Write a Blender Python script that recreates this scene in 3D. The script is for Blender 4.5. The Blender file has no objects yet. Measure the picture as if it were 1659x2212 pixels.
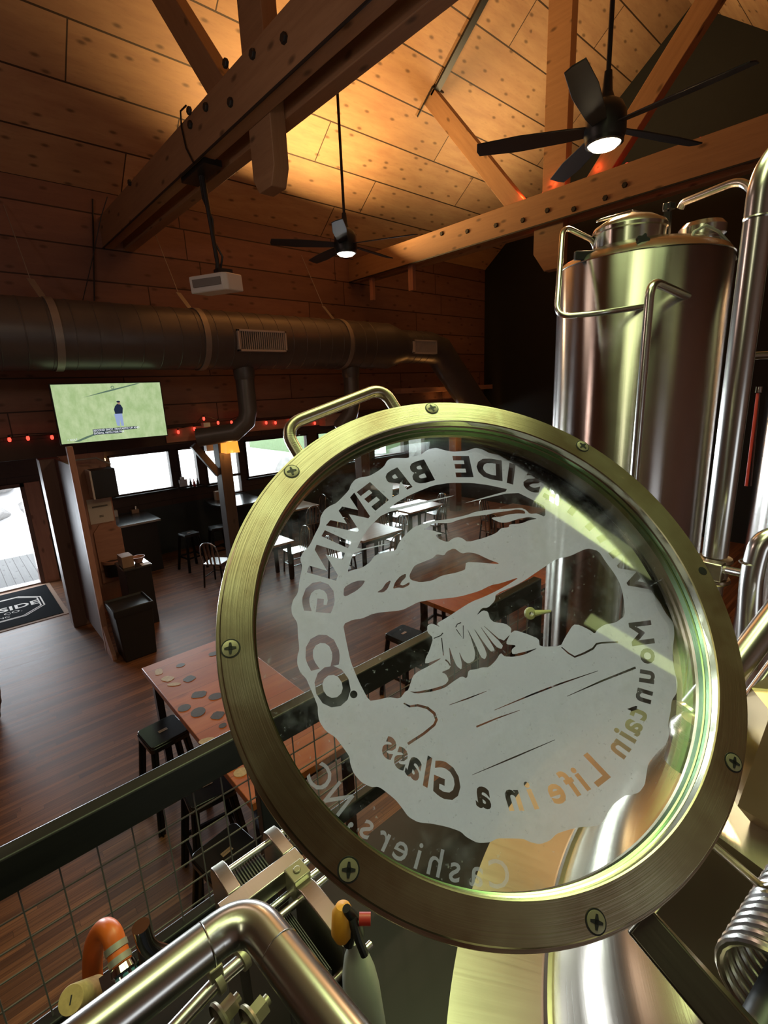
import bpy, bmesh, math, random
from mathutils import Vector, Matrix
random.seed(7)
S = bpy.context.scene
COL = S.collection
PI = math.pi
R = math.radians
# ------------------------------------------------------------------ camera
cam_d = bpy.data.cameras.new('camera'); cam = bpy.data.objects.new('camera', cam_d); COL.objects.link(cam)
S.camera = cam
F_PX = 1061.44
cam_d.sensor_fit = 'VERTICAL'; cam_d.sensor_height = 24.0; cam_d.lens = 24.0 * F_PX / 2212.0
cam_d.clip_start = 0.02; cam_d.clip_end = 200
yaw, pitch, roll = R(41.468), R(14.038), R(-2.4117)
FWD = Vector((math.sin(yaw)*math.cos(pitch), math.cos(yaw)*math.cos(pitch), -math.sin(pitch)))
_r = Vector((math.cos(yaw), -math.sin(yaw), 0)); _u = _r.cross(FWD)
RGT = math.cos(roll)*_r + math.sin(roll)*_u
UPV = -math.sin(roll)*_r + math.cos(roll)*_u
CAM = Vector((0, 0, 3.4))
cam.matrix_world = Matrix(((RGT.x, UPV.x, -FWD.x, CAM.x), (RGT.y, UPV.y, -FWD.y, CAM.y), (RGT.z, UPV.z, -FWD.z, CAM.z), (0, 0, 0, 1)))
def ray(px, py): return (px-829.5)/F_PX*RGT - (py-1106.0)/F_PX*UPV + FWD
def on(px, py, ax, v):
    d = ray(px, py); t = (v-CAM[ax])/d[ax]; return CAM + t*d
def dep(px, py, t): return CAM + t*ray(px, py)
# ------------------------------------------------------------------ world and lights
S.view_settings.view_transform = 'Standard'; S.view_settings.look = 'None'
S.view_settings.exposure = 0.0; S.view_settings.gamma = 1.0; S.view_settings.use_curve_mapping = False
W = bpy.data.worlds.new('sky'); S.world = W; W.use_nodes = True
W.node_tree.nodes['Background'].inputs[0].default_value = (0.86, 0.93, 1.0, 1)
W.node_tree.nodes['Background'].inputs[1].default_value = 6.5
def light(kind, name, loc, energy, color, **k):
    l = bpy.data.lights.new(name, kind); l.energy = energy; l.color = color
    o = bpy.data.objects.new(name, l); o.location = loc; COL.objects.link(o)
    aim = k.pop('aim', None)
    for a, b in k.items(): setattr(l, a, b)
    if aim is not None:
        o.rotation_euler = (Vector(aim)-Vector(loc)).to_track_quat('-Z', 'Y').to_euler()
    return o
WARM = (1.0, 0.56, 0.22)
# daylight entering at the door and the windows
light('AREA', 'daylight_door', (0.1, 11.55, 1.1), 30, (0.84, 0.92, 1.0), shape='RECTANGLE', size=1.9, size_y=1.7, spread=R(50), aim=(0.35, 0.3, 2.6))
light('AREA', 'daylight_window', (3.4, 11.55, 1.9), 36, (0.84, 0.92, 1.0), shape='RECTANGLE', size=1.9, size_y=0.85, spread=R(60), aim=(0.4, 0.3, 2.6))
light('AREA', 'daylight_window', (6.4, 11.55, 1.9), 34, (0.85, 0.92, 1.0), shape='RECTANGLE', size=2.2, size_y=0.85, spread=R(60), aim=(0.6, 0.3, 2.6))
light('AREA', 'daylight_window', (9.8, 11.55, 1.9), 80, (0.85, 0.92, 1.0), shape='RECTANGLE', size=3.6, size_y=0.85, spread=R(90), aim=(2.4, 1, 2.0))
# warm uplights on the wall plate, wash on the plank ceiling
light('AREA', 'uplight', (5.3, 7.35, 5.75), 200, (1.0, 0.61, 0.24), shape='RECTANGLE', size=2.6, size_y=0.3, spread=R(150), aim=(5.5, 5.6, 8.6))
light('AREA', 'uplight', (9.3, 5.6, 6.3), 80, (1.0, 0.70, 0.34), shape='RECTANGLE', size=1.4, size_y=0.3, aim=(8.8, 5.4, 9.2))
light('POINT', 'fan_and_fill_light', (-1.6, 4.6, 4.7), 38, (1.0, 0.70, 0.60), shadow_soft_size=0.25)  # added soft fill for the left ceiling, no fan modelled here
light('POINT', 'hall_fill', (1.2, 3.2, 5.2), 9, (1.0, 0.74, 0.60), shadow_soft_size=0.3)  # added fill light for the hall, no lamp stands here
# work lamp of the brew deck, yellow-green
light('AREA', 'deck_lamp', (1.75, 0.8, 5.8), 30, (0.74, 0.95, 0.42), shape='RECTANGLE', size=2.0, size_y=1.0, spread=R(110), aim=(0.9, 0.4, 2.5))
light('AREA', 'deck_lamp', (-0.1, 0.3, 5.6), 25, (0.84, 0.95, 0.46), shape='RECTANGLE', size=2.4, size_y=0.9, aim=(-0.1, 0.3001, 2.8))
light('AREA', 'deck_tube', (1.78, -1.70, 5.6), 1.3, (0.80, 0.92, 0.36), shape='RECTANGLE', size=0.12, size_y=1.35, aim=(1.78, -1.7001, 2.8)).rotation_euler = (0, 0, R(27))
light('AREA', 'deck_tube', (1.74, -2.90, 5.6), 0.8, (0.80, 0.92, 0.36), shape='RECTANGLE', size=0.10, size_y=1.35, aim=(1.78, -2.9001, 2.8)).rotation_euler = (0, 0, R(27))
light('AREA', 'deck_lamp_side', (-2.2, -0.2, 4.6), 5, (0.95, 0.93, 0.62), shape='RECTANGLE', size=0.3, size_y=1.4, aim=(0.3, 0.5, 2.8))
light('AREA', 'front_streak_fill', (0.5, -3.5, 2.6), 7, (0.85, 0.92, 1.0), shape='RECTANGLE', size=1.2, size_y=0.9, aim=(0.6, 0, 2.7))  # added light behind the camera for white streaks on steel, no window there
# ------------------------------------------------------------------ materials
class NT:
    def __init__(s, name):
        s.m = bpy.data.materials.new(name); s.m.use_nodes = True; s.t = s.m.node_tree; s.n = s.t.nodes
        s.b = s.n['Principled BSDF']; s.out = s.n['Material Output']
    def add(s, typ, ins=None, **k):
        n = s.n.new(typ)
        for a, b in k.items(): setattr(n, a, b)
        for a, b in (ins or {}).items(): s.put(n.inputs[a], b)
        return n
    def put(s, sock, v):
        if isinstance(v, bpy.types.NodeSocket): s.t.links.new(v, sock)
        elif isinstance(v, tuple) and len(v) == 3 and sock.type == 'RGBA': sock.default_value = (*v, 1)
        else: sock.default_value = v
    def math(s, op, a, b=0.0, c=0.0, clamp=False):
        n = s.n.new('ShaderNodeMath'); n.operation = op; n.use_clamp = clamp
        for i, v in enumerate((a, b, c)): s.put(n.inputs[i], v)
        return n.outputs[0]
    def mix(s, f, a, b, typ='MIX'):
        n = s.n.new('ShaderNodeMix'); n.data_type = 'RGBA'; n.blend_type = typ
        s.put(n.inputs[0], f); s.put(n.inputs[6], a); s.put(n.inputs[7], b); return n.outputs[2]
    def uv(s): return s.add('ShaderNodeUVMap').outputs[0]
    def obj(s): return s.add('ShaderNodeTexCoord').outputs['Object']
    def gen(s): return s.add('ShaderNodeTexCoord').outputs['Generated']
    def scale(s, v, sc): return s.add('ShaderNodeMapping', {'Vector': v, 'Scale': sc}).outputs[0]
    def noise(s, v, sc=5.0, det=3.0, ro=0.5):
        return s.add('ShaderNodeTexNoise', {'Vector': v, 'Scale': sc, 'Detail': det, 'Roughness': ro}).outputs[0]
    def ramp(s, f, lo, hi):
        n = s.add('ShaderNodeMapRange', {0: f, 1: lo, 2: hi, 3: 0.0, 4: 1.0}); n.clamp = True; return n.outputs[0]
    def set(s, **k):
        for a, b in k.items(): s.put(s.b.inputs[a.replace('_', ' ')], b)
        return s
    def bump(s, h, st=0.3, d=0.01):
        s.put(s.b.inputs['Normal'], s.add('ShaderNodeBump', {'Strength': st, 'Distance': d, 'Height': h}).outputs[0])
def plain(name, col, rough=0.6, metal=0.0, var=0.15, sc=6.0, **k):
    m = NT(name); f = m.noise(m.obj(), sc, 4)
    dk = tuple(c*(1-var) for c in col); lt = tuple(min(1, c*(1+var)) for c in col)
    m.set(Base_Color=m.mix(f, dk, lt), Roughness=rough, Metallic=metal, **k); return m.m
def emis(name, col, st):
    m = NT(name); m.set(Base_Color=(0, 0, 0), Emission_Color=col, Emission_Strength=st); return m.m
def wood(name, c1, c2, width=0.3, length=3.0, seam=0.012, rough=0.55, knots=1.0, bump=0.4, grain=9.0, seamc=(0.01, 0.005, 0.003), swap=False, tint=0.35, coord='uv'):
    """planks run along u; u,v in metres"""
    m = NT(name)
    src = m.uv() if coord == 'uv' else m.obj()
    sep = m.add('ShaderNodeSeparateXYZ', {0: src})
    u, v = sep.outputs[0], sep.outputs[1]
    if swap: u, v = v, u
    row = m.math('FLOOR', m.math('DIVIDE', v, width)); fv = m.math('FRACT', m.math('DIVIDE', v, width))
    rnd = m.add('ShaderNodeTexWhiteNoise', {'W': row}, noise_dimensions='1D').outputs[0]
    uu = m.math('ADD', m.math('DIVIDE', u, length), m.math('MULTIPLY', rnd, 7.3))
    cell = m.math('FLOOR', uu); fu = m.math('FRACT', uu)
    rid = m.add('ShaderNodeTexWhiteNoise', {'Vector': m.add('ShaderNodeCombineXYZ', {0: row, 1: cell}).outputs[0]}, noise_dimensions='2D')
    r1 = rid.outputs[0]
    gv = m.add('ShaderNodeCombineXYZ', {0: m.math('MULTIPLY', u, 0.9), 1: m.math('MULTIPLY', v, grain), 2: m.math('MULTIPLY', r1, 30.0)}).outputs[0]
    g = m.noise(gv, 1.6, 6, 0.6)
    g2 = m.noise(gv, 7.0, 3, 0.6)
    base = m.mix(m.ramp(g, 0.3, 0.72), c1, c2)
    base = m.mix(m.math('MULTIPLY', m.ramp(g2, 0.55, 0.8), 0.3), base, tuple(c*0.45 for c in c1))
    base = m.mix(m.math('MULTIPLY', r1, tint), base, tuple(c*0.55 for c in c1))
    if knots > 0:
        kv = m.add('ShaderNodeCombineXYZ', {0: m.math('MULTIPLY', u, 2.2), 1: m.math('MULTIPLY', v, 5.0), 2: 0.0}).outputs[0]
        vo = m.add('ShaderNodeTexVoronoi', {'Vector': kv, 'Scale': 1.0, 'Randomness': 1.0})
        vo.voronoi_dimensions = '2D'
        pick = m.math('GREATER_THAN', m.add('ShaderNodeSeparateColor', {0: vo.outputs['Color']}).outputs[0], 0.45)
        kd = m.math('SUBTRACT', 1.0, m.ramp(vo.outputs['Distance'], 0.05, 0.15))
        base = m.mix(m.math('MULTIPLY', m.math('MULTIPLY', kd, pick), 0.75*knots), base, tuple(c*0.22 for c in c1))
    sw = seam/width*0.5
    e1 = m.math('MINIMUM', fv, m.math('SUBTRACT', 1.0, fv)); s1 = m.math('LESS_THAN', e1, sw)
    sl = seam/length*0.4
    e2 = m.math('MINIMUM', fu, m.math('SUBTRACT', 1.0, fu)); s2 = m.math('LESS_THAN', e2, sl)
    sm = m.math('MAXIMUM', s1, s2)
    base = m.mix(m.math('MULTIPLY', sm, 0.9), base, seamc)
    m.set(Base_Color=base, Roughness=m.math('ADD', rough-0.1, m.math('MULTIPLY', g, 0.2)))
    m.bump(m.math('SUBTRACT', m.math('MULTIPLY', g, 0.3), sm), bump, 0.006)
    return m.m
def steel(name, col=(0.62, 0.60, 0.56), rough=0.22, su=4.0, sv=300.0, bump=0.05, var=0.12, aniso=0.0):
    m = NT(name); v = m.scale(m.uv(), (su, sv, 1.0)); f = m.noise(v, 1.0, 4, 0.6)
    big = m.noise(m.obj(), 9.0, 3)
    dk = tuple(c*0.82 for c in col)
    m.set(Base_Color=m.mix(m.math('MULTIPLY', m.math('ADD', f, big), 0.5), dk, col), Metallic=1.0,
          Roughness=m.math('ADD', rough-var*0.5, m.math('MULTIPLY', m.math('ADD', m.math('MULTIPLY', f, 0.5), m.math('MULTIPLY', big, 0.5)), var)))
    if aniso:
        m.set(Anisotropic=aniso, Anisotropic_Rotation=0.25)
        m.put(m.b.inputs['Tangent'], m.add('ShaderNodeTangent', direction_type='UV_MAP').outputs[0])
    if bump: m.bump(f, bump, 0.0008)
    return m.m
M = {}
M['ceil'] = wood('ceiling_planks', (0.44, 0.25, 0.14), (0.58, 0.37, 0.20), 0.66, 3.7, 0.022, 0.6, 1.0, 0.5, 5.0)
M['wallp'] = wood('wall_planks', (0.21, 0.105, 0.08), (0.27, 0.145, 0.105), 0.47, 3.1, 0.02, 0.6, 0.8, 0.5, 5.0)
M['beam'] = wood('beam_timber', (0.30, 0.165, 0.085), (0.38, 0.22, 0.115), 5.0, 40.0, 0.0, 0.6, 1.0, 0.3, 12.0, tint=0.1)
M['bracewood'] = wood('dark_post_timber', (0.06, 0.04, 0.035), (0.085, 0.058, 0.05), 5.0, 40.0, 0.0, 0.6, 0.8, 0.3, 12.0, tint=0.1)
M['post'] = wood('post_timber', (0.15, 0.085, 0.07), (0.2, 0.12, 0.10), 5.0, 40.0, 0.0, 0.6, 0.8, 0.3, 12.0, tint=0.1)
M['board'] = wood('board_timber', (0.38, 0.19, 0.14), (0.50, 0.27, 0.19), 5.0, 40.0, 0.0, 0.6, 0.8, 0.3, 10.0, tint=0.1)
M['floor'] = wood('floor_planks', (0.12, 0.046, 0.02), (0.40, 0.175, 0.075), 0.057, 1.1, 0.0025, 0.5, 0.0, 0.15, 30.0, tint=0.75, seamc=(0.03, 0.012, 0.006))
M['deck'] = wood('deck_boards', (0.085, 0.083, 0.08), (0.12, 0.118, 0.115), 0.14, 9.0, 0.01, 0.8, 0.6, 0.3, 12.0, swap=True, tint=0.2)
M['darkwall'] = plain('dark_wainscot', (0.020, 0.028, 0.033), 0.5)
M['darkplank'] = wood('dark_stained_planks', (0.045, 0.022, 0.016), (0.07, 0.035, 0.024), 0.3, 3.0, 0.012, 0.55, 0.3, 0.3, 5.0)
M['black'] = plain('black_paint', (0.012, 0.012, 0.013), 0.42)
M['blackwood'] = wood('black_painted_timber', (0.014, 0.014, 0.015), (0.028, 0.027, 0.027), 5.0, 40.0, 0.0, 0.42, 0.2, 0.3, 10.0, tint=0.1)
M['gable'] = plain('black_gable', (0.010, 0.012, 0.011), 0.8)
M['duct'] = plain('grey_duct_paint', (0.13, 0.125, 0.125), 0.38, 0.35)
M['galv'] = plain('galvanised_strap', (0.33, 0.31, 0.29), 0.45, 0.4)
M['grillegrey'] = plain('pale_grille_paint', (0.55, 0.52, 0.5), 0.5, var=0.05)
M['white'] = plain('white_plastic', (0.72, 0.71, 0.70), 0.4, var=0.03)
M['grey'] = plain('grey_plastic', (0.18, 0.17, 0.16), 0.4)
M['tank'] = steel('tank_steel', (0.66, 0.62, 0.58), 0.22, 500.0, 0.3, 0.12, 0.10, 0.98)
M['pipe'] = steel('pipe_steel', (0.74, 0.72, 0.67), 0.25, 40.0, 2.0, 0.02, 0.06)
M['ring'] = steel('brushed_ring_steel', (0.60, 0.54, 0.38), 0.30, 4.0, 700.0, 0.12, 0.2, 0.6)
def ring_mat():
    m = NT('brushed_ring_steel'); f = m.noise(m.scale(m.uv(), (4.0, 700.0, 1.0)), 1.0, 4, 0.6); sc = m.noise(m.scale(m.uv(), (12.0, 2500.0, 1.0)), 1.0, 2, 0.7)
    big = m.noise(m.obj(), 7.0, 4, 0.6); c = m.mix(m.ramp(big, 0.42, 0.60), (0.40, 0.31, 0.21), (0.60, 0.55, 0.40))
    c = m.mix(m.math('MULTIPLY', m.ramp(sc, 0.62, 0.75), 0.5), c, (0.75, 0.72, 0.55))
    m.set(Base_Color=c, Metallic=1.0, Roughness=m.math('ADD', 0.22, m.math('MULTIPLY', m.math('ADD', f, big), 0.10)), Anisotropic=0.6, Anisotropic_Rotation=0.25)
    m.put(m.b.inputs['Tangent'], m.add('ShaderNodeTangent', direction_type='UV_MAP').outputs[0]); m.bump(f, 0.3, 0.0008); return m.m
M['ring'] = ring_mat()
M['matpile'] = NT('mat_pile').set(Base_Color=(0.012, 0.014, 0.016), Roughness=1.0, Specular_IOR_Level=0.05).m
M['darksteel'] = steel('dull_dark_steel', (0.26, 0.24, 0.20), 0.35, 4.0, 300.0, 0.05, 0.2)
M['ringin'] = steel('ring_bore_steel', (0.66, 0.63, 0.50), 0.16, 4.0, 300.0, 0.08, 0.12)
M['glassedge'] = steel('green_glass_edge', (0.42, 0.62, 0.34), 0.2, 4.0, 300.0, 0.05, 0.1)
M['kettle'] = steel('kettle_steel', (0.60, 0.55, 0.46), 0.26, 3.0, 260.0, 0.10, 0.12)
M['plate'] = steel('brushed_plate_steel', (0.62, 0.58, 0.50), 0.3, 200.0, 4.0, 0.12, 0.14)
M['chrome'] = steel('polished_steel', (0.75, 0.73, 0.7), 0.1, 3, 3, 0.0, 0.05)
M['screw'] = plain('screw_steel', (0.34, 0.31, 0.22), 0.38, 0.6)
M['rubber'] = plain('black_rubber', (0.01, 0.01, 0.011), 0.55)
M['orange'] = plain('orange_hose', (0.62, 0.12, 0.02), 0.4)
M['yellow'] = plain('yellow_trigger', (0.75, 0.33, 0.03), 0.4)
M['blue'] = plain('blue_plastic', (0.02, 0.12, 0.16), 0.35)
M['red'] = plain('red_plastic', (0.45, 0.03, 0.02), 0.4)
M['cork'] = plain('cork', (0.50, 0.34, 0.15), 0.75, var=0.3, sc=120.0)
M['bottle'] = plain('translucent_bottle', (0.42, 0.46, 0.40), 0.3)
M['paper'] = plain('paper', (0.62, 0.58, 0.54), 0.7, var=0.05)
M['cardboard'] = plain('cardboard', (0.34, 0.22, 0.15), 0.8)
M['warmlit'] = steel('warm_lit_steel', (0.72, 0.56, 0.33), 0.34, 3, 3, 0.0, 0.1)  # plain steel hood, the warm light on it is painted into this colour
M['cream'] = plain('cream_plastic', (0.6, 0.55, 0.3), 0.4)
M['bulb'] = emis('fan_lamp_glow', (1.0, 0.80, 0.52), 14.0)
M['bulb1'] = emis('fan_lamp_glow_pale', (1.0, 0.93, 0.76), 9.0)
M['redlamp'] = emis('red_bulb_glow', (1.0, 0.05, 0.03), 3.2)
M['shade'] = emis('amber_shade_glow', (1.0, 0.32, 0.04), 1.5)
M['amber'] = emis('amber_bulb_glow', (1.0, 0.62, 0.22), 7.0)
M['rock'] = plain('rock', (0.20, 0.19, 0.18), 0.9, var=0.5, sc=5.0)
M['gravel'] = plain('gravel', (0.8, 0.8, 0.8), 0.9)
M['grass'] = plain('lawn', (0.12, 0.17, 0.085), 0.9, var=0.3)
def glassy(name, tint=(0.97, 0.99, 0.97), refl=1.0, dirt=0.0):
    m = NT(name); m.n.remove(m.b)
    tr = m.add('ShaderNodeBsdfTransparent', {'Color': tint}); gl = m.add('ShaderNodeBsdfGlossy', {'Color': (1, 1, 1), 'Roughness': 0.03})
    fr = m.add('ShaderNodeFresnel', {'IOR': 1.5}).outputs[0]
    mx = m.add('ShaderNodeMixShader', {0: m.math('MULTIPLY', fr, refl), 1: tr.outputs[0], 2: gl.outputs[0]})
    last = mx.outputs[0]
    if dirt:
        o = m.obj(); a = m.noise(o, 14, 5, 0.7); b = m.noise(o, 160, 3, 0.7)
        f = m.math('ADD', m.math('MULTIPLY', m.ramp(a, 0.5, 0.85), dirt), m.math('MULTIPLY', m.ramp(b, 0.66, 0.72), dirt*1.5))
        df = m.add('ShaderNodeBsdfDiffuse', {'Color': (0.7, 0.72, 0.68)}); tl = m.add('ShaderNodeBsdfTranslucent', {'Color': (0.7, 0.72, 0.68)})
        d2 = m.add('ShaderNodeMixShader', {0: 0.5, 1: df.outputs[0], 2: tl.outputs[0]})
        last = m.add('ShaderNodeMixShader', {0: f, 1: last, 2: d2.outputs[0]}).outputs[0]
    m.t.links.new(last, m.out.inputs[0]); return m.m
M['glass'] = glassy('window_glass', refl=0.6)
M['lidglass'] = glassy('manway_glass', (0.93, 0.96, 0.93), 1.0, 0.17)
def frosty(name, cover):
    m = NT(name); m.n.remove(m.b)
    o = m.obj(); nz = m.noise(o, 420, 2, 0.7); cl = m.noise(o, 30, 4, 0.6)
    col = m.mix(cl, (0.80, 0.81, 0.80), (0.92, 0.93, 0.92))
    df = m.add('ShaderNodeBsdfDiffuse', {'Color': col}); tl = m.add('ShaderNodeBsdfTranslucent', {'Color': col})
    tr = m.add('ShaderNodeBsdfTransparent', {'Color': (1, 1, 1)})
    rf = m.add('ShaderNodeBsdfRefraction', {'Color': (1.0, 1.0, 1.0), 'Roughness': 0.75, 'IOR': 1.22})
    a0 = m.add('ShaderNodeMixShader', {0: 0.62, 1: df.outputs[0], 2: tl.outputs[0]})
    a = m.add('ShaderNodeMixShader', {0: 0.25, 1: a0.outputs[0], 2: rf.outputs[0]})
    f = m.math('ADD', cover, m.math('MULTIPLY', nz, 0.12))
    b = m.add('ShaderNodeMixShader', {0: f, 1: tr.outputs[0], 2: a.outputs[0]})
    m.t.links.new(b.outputs[0], m.out.inputs[0]); return m.m
M['frost'] = frosty('etched_frost', 0.90)
M['frost2'] = frosty('etched_frost_light', 0.45)
# ------------------------------------------------------------------ mesh helpers
OFF = {}
def rotz(a): return Matrix.Rotation(a, 4, 'Z')
class MB:
    def __init__(s): s.v = []; s.f = []; s.uv = []; s.mi = []; s.m = 0
    def add(s, vs, fs, uvs=None):
        n = len(s.v); s.v += [Vector(v) for v in vs]
        for i, f in enumerate(fs):
            s.f.append([n+k for k in f]); s.uv.append(uvs[i] if uvs else None); s.mi.append(s.m)
        return s
    def box(s, x0, x1, y0, y1, z0, z1, T=None):
        vs = [Vector((x, y, z)) for x in (x0, x1) for y in (y0, y1) for z in (z0, z1)]
        if T is not None: vs = [T @ v for v in vs]
        fs = [(0, 1, 3, 2), (4, 6, 7, 5), (0, 4, 5, 1), (2, 3, 7, 6), (0, 2, 6, 4), (1, 5, 7, 3)]
        dx, dy, dz = x1-x0, y1-y0, z1-z0
        L = [dx, dy, dz]; la = L.index(max(L))
        P = [(x, y, z) for x in (0, dx) for y in (0, dy) for z in (0, dz)]
        uvs = []
        for fi, f in enumerate(fs):
            n = (0, 0, 1, 1, 2, 2)[fi]
            ax = [a for a in (0, 1, 2) if a != n]
            if la in ax: ua = la; va = [a for a in ax if a != la][0]
            else: ua, va = ax
            o = (x0+y0*1.7+z0*2.3)
            uvs.append([(P[k][ua]+o, P[k][va]+0.31*fi) for k in f])
        return s.add(vs, fs, uvs)
    def bar(s, a, b, w, h, up=(0, 0, 1)):
        a, b = Vector(a), Vector(b); d = (b-a); L = d.length; d.normalize(); u = Vector(up)
        sx = d.cross(u).normalized(); sz = sx.cross(d)
        T = Matrix(((d.x, sx.x, sz.x, a.x), (d.y, sx.y, sz.y, a.y), (d.z, sx.z, sz.z, a.z), (0, 0, 0, 1)))
        return s.box(0, L, -w/2, w/2, -h/2, h/2, T)
    def tube(s, pts, r, seg=16, bend=0.0, caps=True, closed=False, rs=None):
        pts = [Vector(p) for p in pts]
        if bend > 0 and len(pts) > 2:
            q = [pts[0]]
            for i in range(1, len(pts)-1):
                a, b, c = pts[i-1], pts[i], pts[i+1]; d1 = (a-b); d2 = (c-b)
                k = min(bend, d1.length*0.49, d2.length*0.49); p0 = b+d1.normalized()*k; p1 = b+d2.normalized()*k
                for j in range(9):
                    t = j/8; q.append((1-t)**2*p0+2*t*(1-t)*(b*0.92+(p0+p1)*0.04)+t*t*p1)
            q.append(pts[-1]); pts = q
        n = len(pts); fr = []
        for i in range(n):
            if closed: t = pts[(i+1) % n]-pts[i-1]
            else: t = pts[min(i+1, n-1)]-pts[max(i-1, 0)]
            fr.append(t.normalized())
        up = Vector((0, 0, 1)) if abs(fr[0].z) < 0.9 else Vector((1, 0, 0))
        nx = fr[0].cross(up).normalized(); vs = []; L = [0.0]
        for i in range(1, n): L.append(L[-1]+(pts[i]-pts[i-1]).length)
        for i in range(n):
            nx = (nx-nx.dot(fr[i])*fr[i]).normalized(); ny = fr[i].cross(nx)
            rr = rs[i] if rs else r
            for k in range(seg):
                a = 2*PI*k/seg; vs.append(pts[i]+rr*(math.cos(a)*nx+math.sin(a)*ny))
        fs = []; uvs = []
        m = n if closed else n-1
        for i in range(m):
            j = (i+1) % n
            l1 = L[i+1] if i+1 < n else L[i]+0.05
            for k in range(seg):
                k2 = (k+1) % seg
                fs.append((i*seg+k, i*seg+k2, j*seg+k2, j*seg+k))
                uvs.append([(k*2*PI*r/seg, L[i]), ((k+1)*2*PI*r/seg, L[i]), ((k+1)*2*PI*r/seg, l1), (k*2*PI*r/seg, l1)])
        if caps and not closed:
            fs.append(tuple(range(seg))[::-1]); uvs.append([(0, 0)]*seg)
            fs.append(tuple((n-1)*seg+k for k in range(seg))); uvs.append([(0, 0)]*seg)
        return s.add(vs, fs, uvs)
    def lathe(s, prof, T=None, seg=48, a0=0.0, a1=2*PI):
        full = abs(a1-a0-2*PI) < 1e-6; n = len(prof); cols = seg if full else seg+1; vs = []
        L = [0.0]
        for i in range(1, n): L.append(L[-1]+math.hypot(prof[i][0]-prof[i-1][0], prof[i][1]-prof[i-1][1]))
        rm = max(p[0] for p in prof)
        for k in range(cols):
            a = a0+(a1-a0)*k/seg
            for (r_, z_) in prof:
                v = Vector((r_*math.cos(a), r_*math.sin(a), z_)); vs.append(T @ v if T is not None else v)
        fs = []; uvs = []
        for k in range(seg):
            k2 = (k+1) % cols
            u0 = a0+(a1-a0)*k/seg; u1 = a0+(a1-a0)*(k+1)/seg
            for i in range(n-1):
                fs.append((k*n+i, k2*n+i, k2*n+i+1, k*n+i+1))
                uvs.append([(u0*rm, L[i]), (u1*rm, L[i]), (u1*rm, L[i+1]), (u0*rm, L[i+1])])
        return s.add(vs, fs, uvs)
    def prism(s, poly, z0, z1, T=None):
        n = len(poly); vs = [Vector((p[0], p[1], z0)) for p in poly]+[Vector((p[0], p[1], z1)) for p in poly]
        if T is not None: vs = [T @ v for v in vs]
        fs = [tuple(range(n))[::-1], tuple(range(n, 2*n))]+[(i, (i+1) % n, n+(i+1) % n, n+i) for i in range(n)]
        p = [(a[0], a[1]) for a in poly]
        uvs = [[p[i] for i in range(n)][::-1], p]+[[(p[i][0], 0), (p[(i+1) % n][0], 0), (p[(i+1) % n][0], z1-z0), (p[i][0], z1-z0)] for i in range(n)]
        return s.add(vs, fs, uvs)
    def build(s, name, mat, parent=None, local=False, smooth=True, bevel=0.0, loc=None, sharp=35, fix=False):
        me = bpy.data.meshes.new(name)
        if parent is not None: off = OFF.get(parent, Vector((0, 0, 0)))
        elif local: off = Vector((0, 0, 0))
        else:
            lo = [min(v[i] for v in s.v) for i in range(3)]; hi = [max(v[i] for v in s.v) for i in range(3)]
            off = Vector(((lo[0]+hi[0])/2, (lo[1]+hi[1])/2, lo[2]))
        if local: off = Vector((0, 0, 0))
        me.from_pydata([v-off for v in s.v], [], s.f)
        ul = me.uv_layers.new(name='UVMap')
        for p in me.polygons:
            u = s.uv[p.index]
            if u:
                for li, c in zip(p.loop_indices, u): ul.data[li].uv = c
            p.material_index = s.mi[p.index]
        for mm in (mat if isinstance(mat, (list, tuple)) else [mat]): me.materials.append(mm)
        bm = bmesh.new(); bm.from_mesh(me)
        if fix: bmesh.ops.remove_doubles(bm, verts=bm.verts, dist=1e-5)
        bmesh.ops.recalc_face_normals(bm, faces=bm.faces); bm.to_mesh(me); bm.free()
        if smooth:
            me.shade_smooth(); me.set_sharp_from_angle(angle=R(sharp))
        o = bpy.data.objects.new(name, me); COL.objects.link(o)
        if parent is not None: o.parent = parent; OFF[o] = OFF.get(parent, Vector((0, 0, 0)))
        else: o.location = off; OFF[o] = off
        if bevel > 0:
            b = o.modifiers.new('bevel', 'BEVEL'); b.width = bevel; b.segments = 2; b.limit_method = 'ANGLE'; b.angle_limit = R(40)
        return o
def tag(o, label, cat, group=None):
    o['label'] = label; o['category'] = cat
    if group: o['group'] = group
    return o
def struct(o): o['kind'] = 'structure'; return o
def thing(name, label, cat, loc=(0, 0, 0), rz=0.0, group=None, off=False):
    """off=True: parts are given in world coordinates and the empty sits at loc"""
    o = bpy.data.objects.new(name, None); COL.objects.link(o); o.location = loc; o.rotation_euler = (0, 0, rz)
    o.empty_display_size = 0.1
    OFF[o] = Vector(loc) if off else Vector((0, 0, 0))
    return tag(o, label, cat, group)
def dup(root, loc, rz, label, group=None):
    r_ = root.copy(); COL.objects.link(r_); r_.location = loc; r_.rotation_euler = (0, 0, rz); r_['label'] = label
    if group: r_['group'] = group
    for ch in list(root.children):
        c = ch.copy(); COL.objects.link(c); c.parent = r_
        for g in list(ch.children):
            d = g.copy(); COL.objects.link(d); d.parent = c
    return r_
def basis(o, z, x=None):
    z = Vector(z).normalized()
    if x is None: x = Vector((0, 0, 1)).cross(z) if abs(z.z) < 0.95 else Vector((1, 0, 0))
    x = Vector(x); x = (x-x.dot(z)*z).normalized(); y = z.cross(x); o = Vector(o)
    return Matrix(((x.x, y.x, z.x, o.x), (x.y, y.y, z.y, o.y), (x.z, y.z, z.z, o.z), (0, 0, 0, 1)))
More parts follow.
